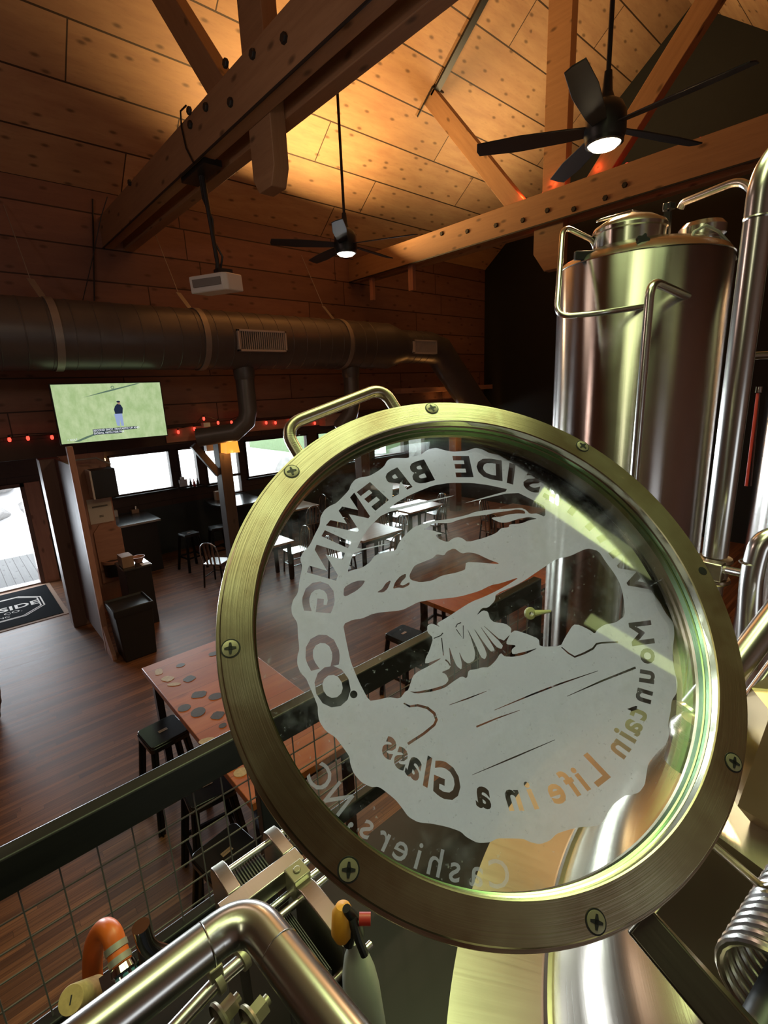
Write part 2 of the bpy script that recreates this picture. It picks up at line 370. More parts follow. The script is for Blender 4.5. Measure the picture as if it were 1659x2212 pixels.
# ------------------------------------------------------------------ the setting
YW = 11.24; EY = 8.9; EZ = 6.42; RY = 4.25; SL = 0.787; RZ = EZ+(EY-RY)*SL; GX = 11.9
b = MB(); b.add([(-7, -4, 0), (GX+0.2, -4, 0), (GX+0.2, YW+0.14, 0), (-7, YW+0.14, 0), (-7, -4, -0.1), (GX+0.2, -4, -0.1), (GX+0.2, YW+0.14, -0.1), (-7, YW+0.14, -0.1)],
    [(0, 1, 2, 3), (7, 6, 5, 4), (0, 4, 5, 1), (1, 5, 6, 2), (2, 6, 7, 3), (3, 7, 4, 0)], [[(-7, -4), (12, -4), (12, 11), (-7, 11)]]*6)
struct(b.build('floor', M['floor'], smooth=False))
b = MB()
for sg in (1, -1):
    e = RY+sg*(EY-RY); ls = math.hypot(EY-RY, RZ-EZ)
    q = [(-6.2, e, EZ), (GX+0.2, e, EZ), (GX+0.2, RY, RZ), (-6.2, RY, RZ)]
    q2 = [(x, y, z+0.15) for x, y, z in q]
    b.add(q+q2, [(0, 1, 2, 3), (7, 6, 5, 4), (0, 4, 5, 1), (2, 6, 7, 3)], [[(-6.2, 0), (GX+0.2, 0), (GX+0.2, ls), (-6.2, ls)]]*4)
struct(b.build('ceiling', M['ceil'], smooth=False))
b = MB(); b.box(-6.2, GX+0.2, -3.6, -0.38, EZ, EZ+0.15)
struct(b.build('ceiling_bay', M['wallp'], smooth=False))
def xwall(x0, x1, y0, y1, z0, z1, holes):
    b = MB(); xs = sorted({x0, x1} | {h[0] for h in holes} | {h[1] for h in holes}); zs = sorted({z0, z1} | {h[2] for h in holes} | {h[3] for h in holes})
    for i in range(len(xs)-1):
        for j in range(len(zs)-1):
            cx, cz = (xs[i]+xs[i+1])/2, (zs[j]+zs[j+1])/2
            if any(h[0] < cx < h[1] and h[2] < cz < h[3] for h in holes): continue
            a, c, d, e = xs[i], xs[i+1], zs[j], zs[j+1]
            vs = [(a, y0, d), (c, y0, d), (c, y0, e), (a, y0, e), (a, y1, d), (c, y1, d), (c, y1, e), (a, y1, e)]
            u = [(p[0], p[2]) for p in vs]
            fs = [(0, 1, 2, 3), (5, 4, 7, 6), (0, 4, 5, 1), (3, 2, 6, 7), (0, 3, 7, 4), (1, 5, 6, 2)]
            b.add(vs, fs, [[u[k] for k in f] for f in fs])
    return b
WIN = [(2.46, 3.70, 1.45, 2.30), (3.85, 4.30, 1.42, 2.30), (4.46, 4.80, 1.38, 2.25), (5.02, 5.32, 1.08, 2.28), (5.48, 7.30, 1.40, 2.32), (7.62, 9.30, 1.40, 2.32), (9.60, 10.9, 1.40, 2.32), (11.05, 11.85, 1.1, 2.32)]
DOOR = (-1.1, 1.0, 0.0, 1.98)
b = xwall(-6.2, GX, YW, YW+0.16, 0, 1.08, [DOOR[:2]+(0, 1.08)])
struct(b.build('wall_back', M['darkwall'], smooth=False))
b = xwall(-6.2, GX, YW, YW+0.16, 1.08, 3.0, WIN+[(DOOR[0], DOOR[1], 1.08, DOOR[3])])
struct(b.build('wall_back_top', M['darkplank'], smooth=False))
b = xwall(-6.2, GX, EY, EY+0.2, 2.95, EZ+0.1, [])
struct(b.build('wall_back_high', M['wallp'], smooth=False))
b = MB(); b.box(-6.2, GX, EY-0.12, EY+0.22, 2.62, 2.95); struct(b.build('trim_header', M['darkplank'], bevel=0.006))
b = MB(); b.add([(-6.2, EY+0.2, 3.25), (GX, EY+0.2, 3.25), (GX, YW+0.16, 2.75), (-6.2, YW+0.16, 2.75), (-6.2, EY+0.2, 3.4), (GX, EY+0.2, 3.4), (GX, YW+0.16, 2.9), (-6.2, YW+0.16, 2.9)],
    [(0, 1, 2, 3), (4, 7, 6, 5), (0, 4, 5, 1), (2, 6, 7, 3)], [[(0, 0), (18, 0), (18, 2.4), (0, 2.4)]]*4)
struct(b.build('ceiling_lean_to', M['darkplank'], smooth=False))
b = MB(); b.add([(GX, -3.6, 0), (GX, YW, 0), (GX, YW, 3.3), (GX, EY, EZ), (GX, RY, RZ), (GX, 2*RY-EY, EZ), (GX, -3.6, EZ)] +
    [(GX+0.2, -3.6, 0), (GX+0.2, YW, 0), (GX+0.2, YW, 3.3), (GX+0.2, EY, EZ), (GX+0.2, RY, RZ), (GX+0.2, 2*RY-EY, EZ), (GX+0.2, -3.6, EZ)], [(0, 1, 2, 3, 4, 5, 6), (13, 12, 11, 10, 9, 8, 7)])
struct(b.build('wall_right', M['gable'], smooth=False))
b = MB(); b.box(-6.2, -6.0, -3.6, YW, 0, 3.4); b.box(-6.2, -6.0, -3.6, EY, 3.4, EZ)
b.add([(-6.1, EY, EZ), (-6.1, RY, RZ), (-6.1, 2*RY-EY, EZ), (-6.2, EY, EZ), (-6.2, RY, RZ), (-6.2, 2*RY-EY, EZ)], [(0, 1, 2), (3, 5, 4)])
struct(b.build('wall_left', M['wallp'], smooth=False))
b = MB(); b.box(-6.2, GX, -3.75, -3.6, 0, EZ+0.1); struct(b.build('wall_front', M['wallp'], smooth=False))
for i, (a, c, d, e) in enumerate(WIN):
    b = MB(); w = 0.035
    b.box(a, c, YW-0.03, YW+0.12, d, d+w); b.box(a, c, YW-0.03, YW+0.12, e-w, e); b.box(a, a+w, YW-0.03, YW+0.12, d, e); b.box(c-w, c, YW-0.03, YW+0.12, d, e)
    if i == 3: b.box(a, c, YW-0.02, YW+0.1, 1.50, 1.56)
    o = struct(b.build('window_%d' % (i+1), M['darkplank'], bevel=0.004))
    g = MB(); g.box(a+w, c-w, YW+0.05, YW+0.056, d+w, e-w); g.build('pane', M['glass'], o)
    g = MB(); g.box(a-0.05, c+0.05, YW-0.12, YW, d-0.03, d); g.build('window_sill', M['black'], o, bevel=0.004)
b = MB(); w = 0.07; a, c, d, e = DOOR
b.box(c-w, c, YW-0.04, YW+0.18, 0, e); b.box(a, a+w, YW-0.04, YW+0.18, 0, e); b.box(a, c, YW-0.04, YW+0.18, e-w, e)
o = struct(b.build('door_1', M['post'], bevel=0.004))
g = MB(); g.box(a, c, YW-0.02, YW+0.2, 0.0, 0.025); g.build('threshold', M['galv'], o)
g = MB(); g.box(c+0.0, c+0.24, YW-0.05, YW-0.0, 0, 1.98); g.build('door_casing', M['board'], o)
# outdoors beyond the door and windows
b = MB(); b.box(-6, 14, YW+0.2, YW+2.6, -0.12, -0.02)
struct(b.build('deck_outside', M['deck'], smooth=False))
b = MB(); b.box(-40, 60, YW+2.6, 60, -0.5, -0.4); struct(b.build('ground_outside', M['gravel'], smooth=False))
rng = random.Random(3)
b = MB(); b.prism([(19.1, -0.42), (23.5, 2.3), (30, 2.5), (30, -0.42)], -6, 6, Matrix(((0, 0, 1, 0), (1, 0, 0, 0), (0, 1, 0, 0), (0, 0, 0, 1)))); struct(b.build('ground_bank', M['gravel'], smooth=False))
bm_cnt = 0
def rock(loc, s, seed, label):
    bm = bmesh.new(); bmesh.ops.create_icosphere(bm, subdivisions=3, radius=1.0); rr = random.Random(seed)
    ds = [(Vector((rr.uniform(-1, 1), rr.uniform(-1, 1), rr.uniform(-1, 1))).normalized(), rr.uniform(0.55, 0.9)) for _ in range(14)]
    for v in bm.verts:
        for d, k in ds:
            t = v.co.dot(d)
            if t > k: v.co -= d*(t-k)
        v.co = Vector((v.co.x*s[0], v.co.y*s[1], v.co.z*s[2]))
    me = bpy.data.meshes.new('boulder'); bm.to_mesh(me); bm.free(); me.materials.append(M['rock'])
    o = bpy.data.objects.new('boulder', me); COL.objects.link(o); o.location = loc; OFF[o] = Vector(loc)
    return tag(o, label, 'rock', 'boulders on the bank outside')
k = 0
for row, z in ((0, 0.1), (1, 0.9), (2, 1.7)):
    x = -3.6
    while x < 2.6:
        w = rng.uniform(0.5, 1.1)
        rock((x+w, 19.5+row*1.2+rng.uniform(-.2, .2), z+0.02+rng.uniform(-.05, .02)), (w*0.74, 0.7, rng.uniform(0.34, 0.45)), k,
             'pale weathered boulder on the bank seen through the open door'); k += 1; x += w*1.5
x = 10.5
while x < 22:
    w = rng.uniform(0.6, 1.3)
    rock((x+w, 19.5+rng.uniform(-.4, .4), -0.05), (w*0.8, 0.8, rng.uniform(0.4, 0.8)), k, 'pale boulder on the bank seen through the dining windows'); k += 1; x += w*1.7
b = MB(); b.box(17, 40, 22, 34, -0.4, 1.6); o = b.build('lawn', M['grass'], smooth=False); tag(o, 'green lawn on the raised bank outside the far windows', 'lawn'); o['kind'] = 'stuff'
# ------------------------------------------------------------------ trusses
def truss(x0, label, bolts):
    t = thing('roof_truss', label, 'roof truss', (x0, RY, 5.65), 0, 'timber roof trusses', off=True)
    for dx in (0.0, 0.29):
        MB().box(x0+dx, x0+dx+0.14, 2*RY-EY, EY, 5.65, 6.06).build('tie_beam', M['beam'], t, bevel=0.008)
    T = Matrix(((0, 0, 1, x0+0.14), (1, 0, 0, 0), (0, 1, 0, 0), (0, 0, 0, 1)))
    MB().prism([(4.09, 9.98), (4.09, 5.28), (4.16, 5.14), (4.38, 5.14), (4.46, 5.26), (4.46, 9.94)] if x0 < 5 else [(4.07, 9.98), (4.07, 5.12), (4.14, 5.03), (4.36, 5.03), (4.55, 5.3), (4.55, 5.64), (4.43, 5.66), (4.43, 9.98)], 0, 0.15, T).build('king_post', M['beam'], t, bevel=0.008)
    for sg in (1, -1):
        MB().bar((x0+0.215, RY+sg*0.58, 6.0), (x0+0.215, RY+sg*2.44, 8.24), 0.27, 0.15, up=(1, 0, 0)).build('brace', M['beam'], t, bevel=0.008)
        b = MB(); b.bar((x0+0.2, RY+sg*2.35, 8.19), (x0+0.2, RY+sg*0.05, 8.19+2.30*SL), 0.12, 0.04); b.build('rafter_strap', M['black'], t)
        b = MB(); yy = RY+sg*2.42
        b.bar((x0+0.10, yy-0.14*sg, 8.27), (x0+0.10, yy+0.22*sg, 7.97), 0.012, 0.03); b.bar((x0+0.10, yy-0.14*sg, 8.27), (x0+0.38, yy-0.14*sg, 8.27), 0.03, 0.012)
        b.build('brace_bracket', M['black'], t)
    MB().box(x0-0.01, x0+0.0, 2*RY-EY, EY, 5.635, 5.655).build('underside_shade_strip', M['black'], t)  # black strip painting the beam's shaded underside along its lower edge
    for (px, py) in bolts:
        p = on(px, py, 0, x0); T = basis((x0-0.028, p.y, p.z), (1, 0, 0))
        MB().lathe([(0, 0), (0.032, 0), (0.036, 0.006), (0.036, 0.03)], T, 6).build('bolt', M['black'], t)
    return t
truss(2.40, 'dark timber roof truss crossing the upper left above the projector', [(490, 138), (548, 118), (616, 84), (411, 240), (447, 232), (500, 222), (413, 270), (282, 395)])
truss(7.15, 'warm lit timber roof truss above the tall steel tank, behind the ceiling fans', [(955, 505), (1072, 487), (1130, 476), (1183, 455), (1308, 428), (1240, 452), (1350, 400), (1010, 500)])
# short struts hung from the second truss
b = MB(); b.box(7.2, 7.28, 7.05, 7.17, 5.2, 5.66); tag(b.build('timber_strut', M['board']), 'short pale timber strut hanging under the far truss beam', 'strut')
b = MB(); b.box(7.2, 7.26, 8.2, 8.3, 5.2, 5.62); tag(b.build('timber_strut', M['board']), 'thin timber strut under the far truss beam beside the fan', 'strut')
for i, (px, py, x) in enumerate([(870, 200, 7.4)]): pass
# ------------------------------------------------------------------ posts, header boards, partition
def post(x0, x1, y0, y1, z0, z1, m, label): return tag(MB().box(x0, x1, y0, y1, z0, z1).build('timber_post', M[m], bevel=0.008), label, 'post', 'timber posts of the window bay')
post(0.99, 1.25, 8.48, 8.76, 0, 2.62, 'post', 'dark square timber post at the open door, left of the trash can')
post(3.70, 3.92, 8.62, 8.86, 0, 2.62, 'bracewood', 'dark timber post carrying the amber lamp in front of the windows')
post(7.0, 7.24, 8.62, 8.86, 0, 2.62, 'post', 'dark timber post between the dining windows, behind the lid')
post(10.3, 10.54, 8.62, 8.86, 0, 2.62, 'post', 'far timber post near the second amber lamp')
b = MB(); b.bar((3.70, 8.74, 2.0), (3.30, 8.74, 2.58), 0.12, 0.1, up=(0, 1, 0)); tag(b.build('knee_brace', M['bracewood'], bevel=0.004), 'dark diagonal knee brace from the lamp post up to the header', 'brace')
b = MB(); b.box(2.86, 3.52, 8.74, 8.78, 2.66, 2.9); tag(b.build('header_board', M['board']), 'reddish lit board on the header right of the television', 'board')
b = MB(); b.box(3.50, 3.62, 8.66, 8.78, 2.45, 2.95); tag(b.build('header_block', M['white']), 'pale grey block at the end of the header board', 'block')
b = MB(); b.box(4.3, 6.9, 8.74, 8.78, 2.72, 2.9); tag(b.build('header_board', M['board']), 'long reddish board behind the string of red bulbs', 'board')
b = MB(); b.box(6.0, 6.9, 8.5, 8.74, 2.70, 2.94); tag(b.build('header_board', M['board'], bevel=0.01), 'orange-lit timber block behind the lid handle', 'board')
b = MB(); b.box(8.3, 12.0, 8.6, 8.9, 3.28, 3.4); tag(b.build('wall_ledge', M['board'], bevel=0.01), 'lit timber ledge at the foot of the far plank wall', 'ledge')
t = thing('divider_panel', 'tall reddish timber divider with a lit narrow edge beside the trash can', 'divider', (1.19, 7.9, 0), 0, off=True)
MB().box(1.17, 1.21, 7.32, 8.47, 0.12, 2.62).build('panel', M['post'], t)
MB().box(1.155, 1.225, 7.24, 7.32, 0.0, 2.86).build('edge_batten', M['board'], t, bevel=0.004)
b = MB(); T = Matrix(((0, 0, 1, 1.16), (0, 1, 0, 0), (1, 0, 0, 0), (0, 0, 0, 1)))
b.prism([(0.0, 7.28), (0.0, 6.95), (0.06, 6.95), (0.4, 7.25)], 0, 0.05, T); b.build('foot', M['board'], t)
t = thing('partition_board', 'reddish partition board between the door post and the counter', 'partition', (1.55, 8.78, 0), 0, off=True)
MB().box(1.26, 1.88, 8.76, 8.80, 0, 2.62).build('board', M['board'], t)
# items on the partition
t = thing('wall_cabinet', 'small black box with a white side panel under the television', 'speaker box', (1.74, 8.6, 1.93), 0, off=True)
MB().box(1.60, 1.93, 8.46, 8.74, 1.94, 2.38).build('casing', M['black'], t, bevel=0.006)
MB().box(1.575, 1.60, 8.46, 8.74, 1.94, 2.38).build('side_panel', M['white'], t)
t = thing('notice_poster', 'pale paper notice pinned below the black box', 'poster', (1.66, 8.75, 1.5), 0, off=True)
MB().box(1.52, 1.86, 8.748, 8.756, 1.50, 1.90).build('sheet', M['paper'], t)
b = MB()
for i, w in enumerate((0.22,)): b.box(1.58, 1.58+w, 8.742, 8.747, 1.76-0.06*i, 1.785-0.06*i)
for i in range(3): b.box(1.66, 1.72, 8.742, 8.747, 1.62-i*0.012, 1.626-i*0.012)
b.build('print', M['grey'], t)
t = thing('bottle_cap_catcher', 'reddish wooden wall plank with cut corners and an arched cap pocket', 'bottle opener board', (1.72, 8.72, 0.55), 0, off=True)
T = Matrix(((1, 0, 0, 0), (0, 0, -1, 8.755), (0, 1, 0, 0), (0, 0, 0, 1)))
MB().prism([(1.53, 0.5), (1.93, 0.5), (1.93, 1.35), (1.83, 1.48), (1.63, 1.48), (1.53, 1.36)], 0.0, 0.03, T).build('plank', M['board'], t, bevel=0.004)
b = MB(); b.lathe([(0.15, 0), (0.17, 0), (0.17, 0.05), (0.15, 0.05), (0.15, 0)], Matrix.Translation((1.73, 8.72, 0.83)), 24, PI, 2*PI); b.build('pocket_rim', M['board'], t)
b = MB(); b.lathe([(0.0, 0), (0.155, 0), (0.15, -0.25), (0.14, -0.25), (0.145, -0.02), (0.0, -0.02)], Matrix.Translation((1.73, 8.72, 0.86)), 24, PI, 2*PI); b.build('pocket', M['black'], t)
b = MB(); b.tube([(1.36, 8.6, 2.40), (1.36, 8.52, 2.56), (1.72, 8.52, 2.56), (1.9, 8.52, 2.44)], 0.014, 8); tag(b.build('cable_loop', M['galv']), 'thin pale cable conduit beneath the television', 'conduit')
# ------------------------------------------------------------------ television
t = thing('television', 'flat television showing a golfer on a green, hung in front of the duct wall', 'television', (1.93, 8.0, 2.8), 0, off=True)
tl, tr_, bl, br_ = [on(p[0], p[1], 1, 8.0) for p in ((105, 828), (352, 826), (127, 962), (359, 942))]
xL, xR, zT, zB = 1.215, 2.655, 3.652, 2.83
MB().box(xL, xR, 8.0, 8.05, zB, zT).build('casing', M['black'], t, bevel=0.006)
def screen_mat():
    m = NT('golf_picture'); u = m.uv(); n = m.noise(m.scale(u, (9, 5, 1)), 1.0, 5, 0.6)
    c = m.mix(m.ramp(n, 0.35, 0.65), (0.36, 0.50, 0.23), (0.50, 0.62, 0.34)); m.set(Base_Color=(0, 0, 0), Emission_Color=c, Emission_Strength=1.0, Roughness=0.2); return m.m
M['golf'] = screen_mat()
sc = MB(); sc.add([(xL+0.015, 7.998, zB+0.015), (xR-0.015, 7.998, zB+0.015), (xR-0.015, 7.998, zT-0.015), (xL+0.015, 7.998, zT-0.015)], [(0, 1, 2, 3)], [[(0, 0), (1.6, 0), (1.6, 0.9), (0, 0.9)]])
scr = sc.build('screen', M['golf'], t, smooth=False)
SW, SH = xR-xL-0.03, zT-zB-0.03
def sp(u, v): return (xL+0.015+u*SW, v*SH+zB+0.015)
def flat(name, polys, mat, y, parent):
    b = MB()
    for poly in polys:
        q = [sp(*p) for p in poly]; b.add([(p[0], y, p[1]) for p in q], [tuple(range(len(q)))])
    return b.build(name, mat, parent, smooth=False)
M['navy'] = emis('screen_navy', (0.01, 0.02, 0.05), 1.0); M['lilac'] = emis('screen_trousers', (0.30, 0.38, 0.62), 1.0); M['shadowgreen'] = emis('screen_dark_green', (0.10, 0.17, 0.12), 1.0)
M['capbg'] = emis('screen_caption_band', (0.02, 0.03, 0.05), 1.0); M['captx'] = emis('screen_caption_text', (0.8, 0.85, 0.9), 1.0); M['skin'] = emis('screen_skin', (0.35, 0.2, 0.14), 1)
def ell(cx, cz, rx, rz, n=14): return [(cx+rx*math.cos(2*PI*i/n), cz+rz*math.sin(2*PI*i/n)) for i in range(n)]
flat('golfer_shirt', [[(0.515, 0.46), (0.585, 0.46), (0.595, 0.56), (0.58, 0.62), (0.55, 0.64), (0.525, 0.60), (0.51, 0.54)]], M['navy'], 7.994, scr)
flat('golfer_trousers', [[(0.505, 0.46), (0.58, 0.46), (0.58, 0.24), (0.555, 0.24), (0.55, 0.36), (0.54, 0.24), (0.515, 0.25)]], M['lilac'], 7.9945, scr)
flat('golfer_head', [ell(0.565, 0.655, 0.014, 0.03)], M['skin'], 7.9935, scr)
flat('golfer_cap', [ell(0.562, 0.675, 0.018, 0.017)], M['navy'], 7.993, scr)
flat('shadow_streak', [[(0.25, 0.77), (0.50, 0.86), (0.80, 0.99), (0.76, 0.99), (0.48, 0.88)], [(0.15, 0.02), (0.28, 0.10), (0.48, 0.20), (0.42, 0.20), (0.22, 0.10), (0.10, 0.02)]], M['shadowgreen'], 7.995, scr)
b = MB(); q = sp(0.53, 0.93); b.lathe([(0.014, 0), (0.022, 0)], basis((q[0], 7.994, q[1]), (0, -1, 0)), 20); b.build('picture_circle', M['shadowgreen'], scr)
flat('caption_band', [[(0.285, 0.215), (0.70, 0.215), (0.70, 0.165), (0.285, 0.165)], [(0.285, 0.162), (0.55, 0.162), (0.55, 0.112), (0.285, 0.112)]], M['capbg'], 7.993, scr)
def text_mesh(txt, size, extrude=0.0, align='CENTER', bold=0.0, sp_=1.0):
    c = bpy.data.curves.new('txt', 'FONT'); c.body = txt; c.size = size; c.extrude = extrude; c.align_x = align; c.align_y = 'CENTER'; c.offset = bold; c.resolution_u = 3; c.space_character = sp_
    o = bpy.data.objects.new('txt', c); COL.objects.link(o); dg = bpy.context.evaluated_depsgraph_get()
    me = bpy.data.meshes.new_from_object(o.evaluated_get(dg)); bpy.data.objects.remove(o); bpy.data.curves.remove(c); return me
def text_obj(name, txt, size, T, mat, parent, **k):
    me = text_mesh(txt, size, **k); off = OFF.get(parent, Vector((0, 0, 0)))
    for v in me.vertices: v.co = (T @ v.co)-off
    me.name = name; me.materials.clear(); me.materials.append(mat); o = bpy.data.objects.new(name, me); COL.objects.link(o); o.parent = parent; return o
def scr_T(u, v): q = sp(u, v); return Matrix(((1, 0, 0, q[0]), (0, 0, -1, 7.991), (0, 1, 0, q[1]), (0, 0, 0, 1)))
text_obj('caption_text', 'SECOND SHOT. FANTASTIC UP AND', 0.037, scr_T(0.290, 0.19), M['captx'], scr, align='LEFT', bold=0.0006)
text_obj('caption_text', 'DOWN, WITH FOR PAR', 0.037, scr_T(0.290, 0.137), M['captx'], scr, align='LEFT', bold=0.0006)
text_obj('channel_text', '< GOLF', 0.036, scr_T(0.05, 0.06), M['captx'], scr, align='LEFT')
b = MB(); b.box(1.75, 2.1, 8.05, 8.9, 3.18, 3.26); b.build('wall_bracket', M['black'], t)
# ------------------------------------------------------------------ duct
t = thing('spiral_air_duct', 'large dark spiral air duct running along the high plank wall', 'air duct', (1.5, 8.0, 3.8), 0, off=True)
def spiral(T, r0, L, step, seg=64):
    b = MB(); b.lathe([(r0, 0), (r0, L)], T, seg)
    for i in range(1, int(L/step)):
        z = i*step; b.lathe([(r0+0.0005, z-0.008), (r0+0.006, z-0.003), (r0+0.006, z+0.003), (r0+0.0005, z+0.008)], T, seg)
    return b
def spiral_prof(r0, L, step, r1=None):
    out = []; n = int(L/step)
    for i in range(n):
        z = i*step
        out += [(r0, z), (r0+0.006, z+0.006), (r0+0.006, z+0.012), (r0, z+0.018)]
    out.append((r0, L)); return out
AX = basis((-6.0, 8.0, 4.27), (1, 0, 0))
spiral(AX, 0.45, 13.2, 0.27).build('duct_run', M['duct'], t, sharp=35)
MB().lathe([(0.45, 0), (0.455, 0.1), (0.34, 0.5), (0.34, 0.55)], basis((7.2, 8.0, 4.27), (1, 0, 0)), 48).build('reducer', M['duct'], t)
spiral(basis((7.75, 8.0, 4.27), (1, 0, 0)), 0.34, 0.9, 0.2).build('narrow_run', M['duct'], t, sharp=35)
MB().tube([(8.6, 8.0, 4.27), (8.95, 8.0, 4.2), (9.3, 8.0, 3.85), (10.2, 7.95, 2.95), (11.0, 7.9, 2.2)], 0.34, 32).build('down_run', M['duct'], t)
for x in (1.32, 3.25, 6.02):
    MB().lathe([(0.455, 0), (0.468, 0), (0.468, 0.09), (0.455, 0.09)], basis((x, 8.0, 4.27), (1, 0, 0)), 48).build('strap', M['galv'], t)
    b = MB(); b.bar((x+0.05, 8.05, 4.70), (x-0.03, 8.3, 5.0), 0.09, 0.006); b.tube([(x-0.03, 8.3, 5.0), (x-0.08, 8.84, 6.0)], 0.006, 6); b.build('hanger', M['galv'], t)
def grille(x0, x1, z0, z1, rr):
    g = MB(); yc = 8.0-rr; w = 0.03
    for (a, c, d, e) in ((x0, x1, z0, z0+w), (x0, x1, z1-w, z1), (x0, x0+w, z0, z1), (x1-w, x1, z0, z1)): g.box(a, c, yc-0.04, yc+0.12, d, e)
    g = g.build('grille', M['grillegrey'], t, bevel=0.003)
    b = MB(); n = 22
    for i in range(n):
        x = x0+w+(x1-x0-2*w)*(i+0.5)/n; b.box(x-0.006, x+0.006, yc-0.03, yc+0.03, z0+w, z1-w)
    b.build('louvres', M['grillegrey'], g)
    MB().box(x0+w, x1-w, yc+0.0, yc+0.03, z0+w, z1-w).build('grille_back', M['black'], g)
grille(3.76, 4.63, 4.07, 4.40, 0.45)
grille(7.78, 8.5, 4.10, 4.38, 0.34)
def drop(x, z1, r, xe, ye, ze):
    MB().tube([(x, 8.0, 3.95), (x, 8.0, z1), (x-0.04, 8.02, z1-0.16), (x-0.2, 8.15, z1-0.34), (xe, ye, ze)], r, 24).build('branch', M['duct'], t)
    MB().lathe([(r+0.02, 0), (r+0.02, -0.2), (r+0.004, -0.25)], Matrix.Translation((x, 8.0, 3.9)), 24).build('collar', M['duct'], t)
drop(4.04, 3.12, 0.155, 3.3, 8.5, 2.72)
drop(6.34, 3.1, 0.155, 6.6, 8.3, 2.4)
# cables hanging on the plank wall
for k, (a, b_, lab) in enumerate([((200, 430), (204, 650), 'thin dark conduit running down the plank wall left of the projector')]):
    p, q = on(a[0], a[1], 1, 8.86), on(b_[0], b_[1], 1, 8.86); b = MB(); b.tube([p, q], 0.012, 6); tag(b.build('wall_conduit', M['black']), lab, 'conduit')
b = MB(); p = on(232, 425, 0, 2.38); b.tube([p, p+Vector((-0.1, 0.1, -0.25)), p+Vector((-0.25, 0.25, -0.75)), p+Vector((-0.42, 0.5, -1.3))], 0.006, 6); tag(b.build('cable', M['black']), 'thin loose cable hanging from the near truss end', 'cable')
# ------------------------------------------------------------------ fans
def fan(name_lab, loc, ph, bulb, rodtop):
    t = thing('ceiling_fan', name_lab, 'ceiling fan', loc, 0, 'black five-blade ceiling fans')
    MB().tube([(0, 0, 0.12), (0, 0, rodtop-loc[2])], 0.014, 10).build('down_rod', M['black'], t)
    MB().lathe([(0.0, 0.34), (0.022, 0.34), (0.03, 0.24), (0.045, 0.2), (0.09, 0.17), (0.115, 0.12), (0.118, 0.02), (0.105, -0.02), (0.0, -0.02)], None, 32).build('motor', M['black'], t)
    MB().lathe([(0.0, -0.055), (0.07, -0.05), (0.092, -0.03), (0.095, -0.015)], None, 32).build('lamp', bulb, t)
    MB().lathe([(0.095, -0.035), (0.108, -0.03), (0.108, 0.0), (0.095, 0.0)], None, 32).build('lamp_ring', M['black'], t)
    for i in range(5):
        a = ph+i*2*PI/5; T = Matrix.Rotation(a, 4, 'Z') @ Matrix.Rotation(R(14), 4, 'X')
        outl = [(0.10, -0.045), (0.22, -0.06), (0.5, -0.075), (0.74, -0.06), (0.755, -0.02), (0.75, 0.045), (0.5, 0.06), (0.22, 0.05), (0.10, 0.04)]
        MB().prism(outl, 0.05, 0.058, T).build('blade', M['black'], t, bevel=0.002)
    return t
fan('black ceiling fan with a pale lit lamp on a long rod', (3.45, 4.32, 4.79), R(12), M['bulb1'], RZ-0.05)
fan('black ceiling fan with a glaring warm lamp above the tall steel tank', (3.30, 1.60, 4.80), R(-20), M['bulb'], EZ+(1.62-(2*RY-EY))*SL)
light('SPOT', 'fan_and_fill_light', (3.45, 4.32, 4.70), 60, (1, 0.72, 0.42), spot_size=R(165), spot_blend=0.6, shadow_soft_size=0.09, aim=(3.45, 4.32, 0))
light('SPOT', 'fan_and_fill_light', (3.30, 1.60, 4.70), 150, (1, 0.66, 0.34), spot_size=R(170), spot_blend=0.6, shadow_soft_size=0.09, aim=(3.3, 1.62, 0))
# ------------------------------------------------------------------ projector
t = thing('projector', 'white projector hanging on a black pole below the near truss', 'projector', (2.55, 5.45, 4.55), 0, off=True)
pc = Vector((2.55, 5.47, 4.575)); T = Matrix.Translation(pc) @ Matrix.Rotation(R(-62), 4, 'Z') @ Matrix.Rotation(R(4), 4, 'X')
b = MB(); b.prism([(-0.24, -0.14), (0.2, -0.16), (0.24, -0.12), (0.24, 0.14), (-0.2, 0.16), (-0.24, 0.12)], -0.085, 0.085, T); b.build('casing', M['white'], t, bevel=0.012)
b = MB(); b.box(-0.18, 0.18, -0.168, -0.15, -0.03, 0.045, T); b.build('vent', M['grey'], t)
b = MB(); b.lathe([(0.0, 0.02), (0.04, 0.02), (0.045, 0.0), (0.045, -0.02)], T @ Matrix.Translation((-0.245, 0.02, 0)) @ Matrix.Rotation(R(-90), 4, 'Y'), 20); b.build('lens', M['black'], t)
b = MB(); b.tube([(2.52, 5.46, 5.65), (2.55, 5.45, 5.2), (2.58, 5.45, 4.78), (2.57, 5.45, 4.69)], 0.022, 10, rs=[0.028, 0.022, 0.022, 0.03]); b.build('pole', M['black'], t)
b = MB(); b.tube([(2.50, 5.47, 5.6), (2.52, 5.49, 5.4), (2.57, 5.43, 5.2), (2.58, 5.47, 5.0), (2.63, 5.42, 4.85), (2.62, 5.5, 4.7)], 0.012, 8); b.tube([(2.60, 5.45, 4.72), (2.58, 5.62, 4.7), (2.56, 5.72, 4.62), (2.6, 5.66, 4.56)], 0.01, 8); b.build('cord', M['black'], t)
b = MB(); b.box(2.42, 2.6, 5.15, 5.75, 5.60, 5.66); b.build('mount_rail', M['black'], t)
b = MB(); b.box(2.54, 2.7, 5.36, 5.48, 4.68, 4.72); b.build('bracket', M['black'], t)
b = MB(); p = [on(*q, 0, 2.385) for q in ((402, 228), (390, 240), (392, 275), (402, 320), (418, 352))]; b.tube(p, 0.009, 6); tag(b.build('beam_cable', M['black']), 'dark cable looping over the near truss face to the projector mount', 'cable')
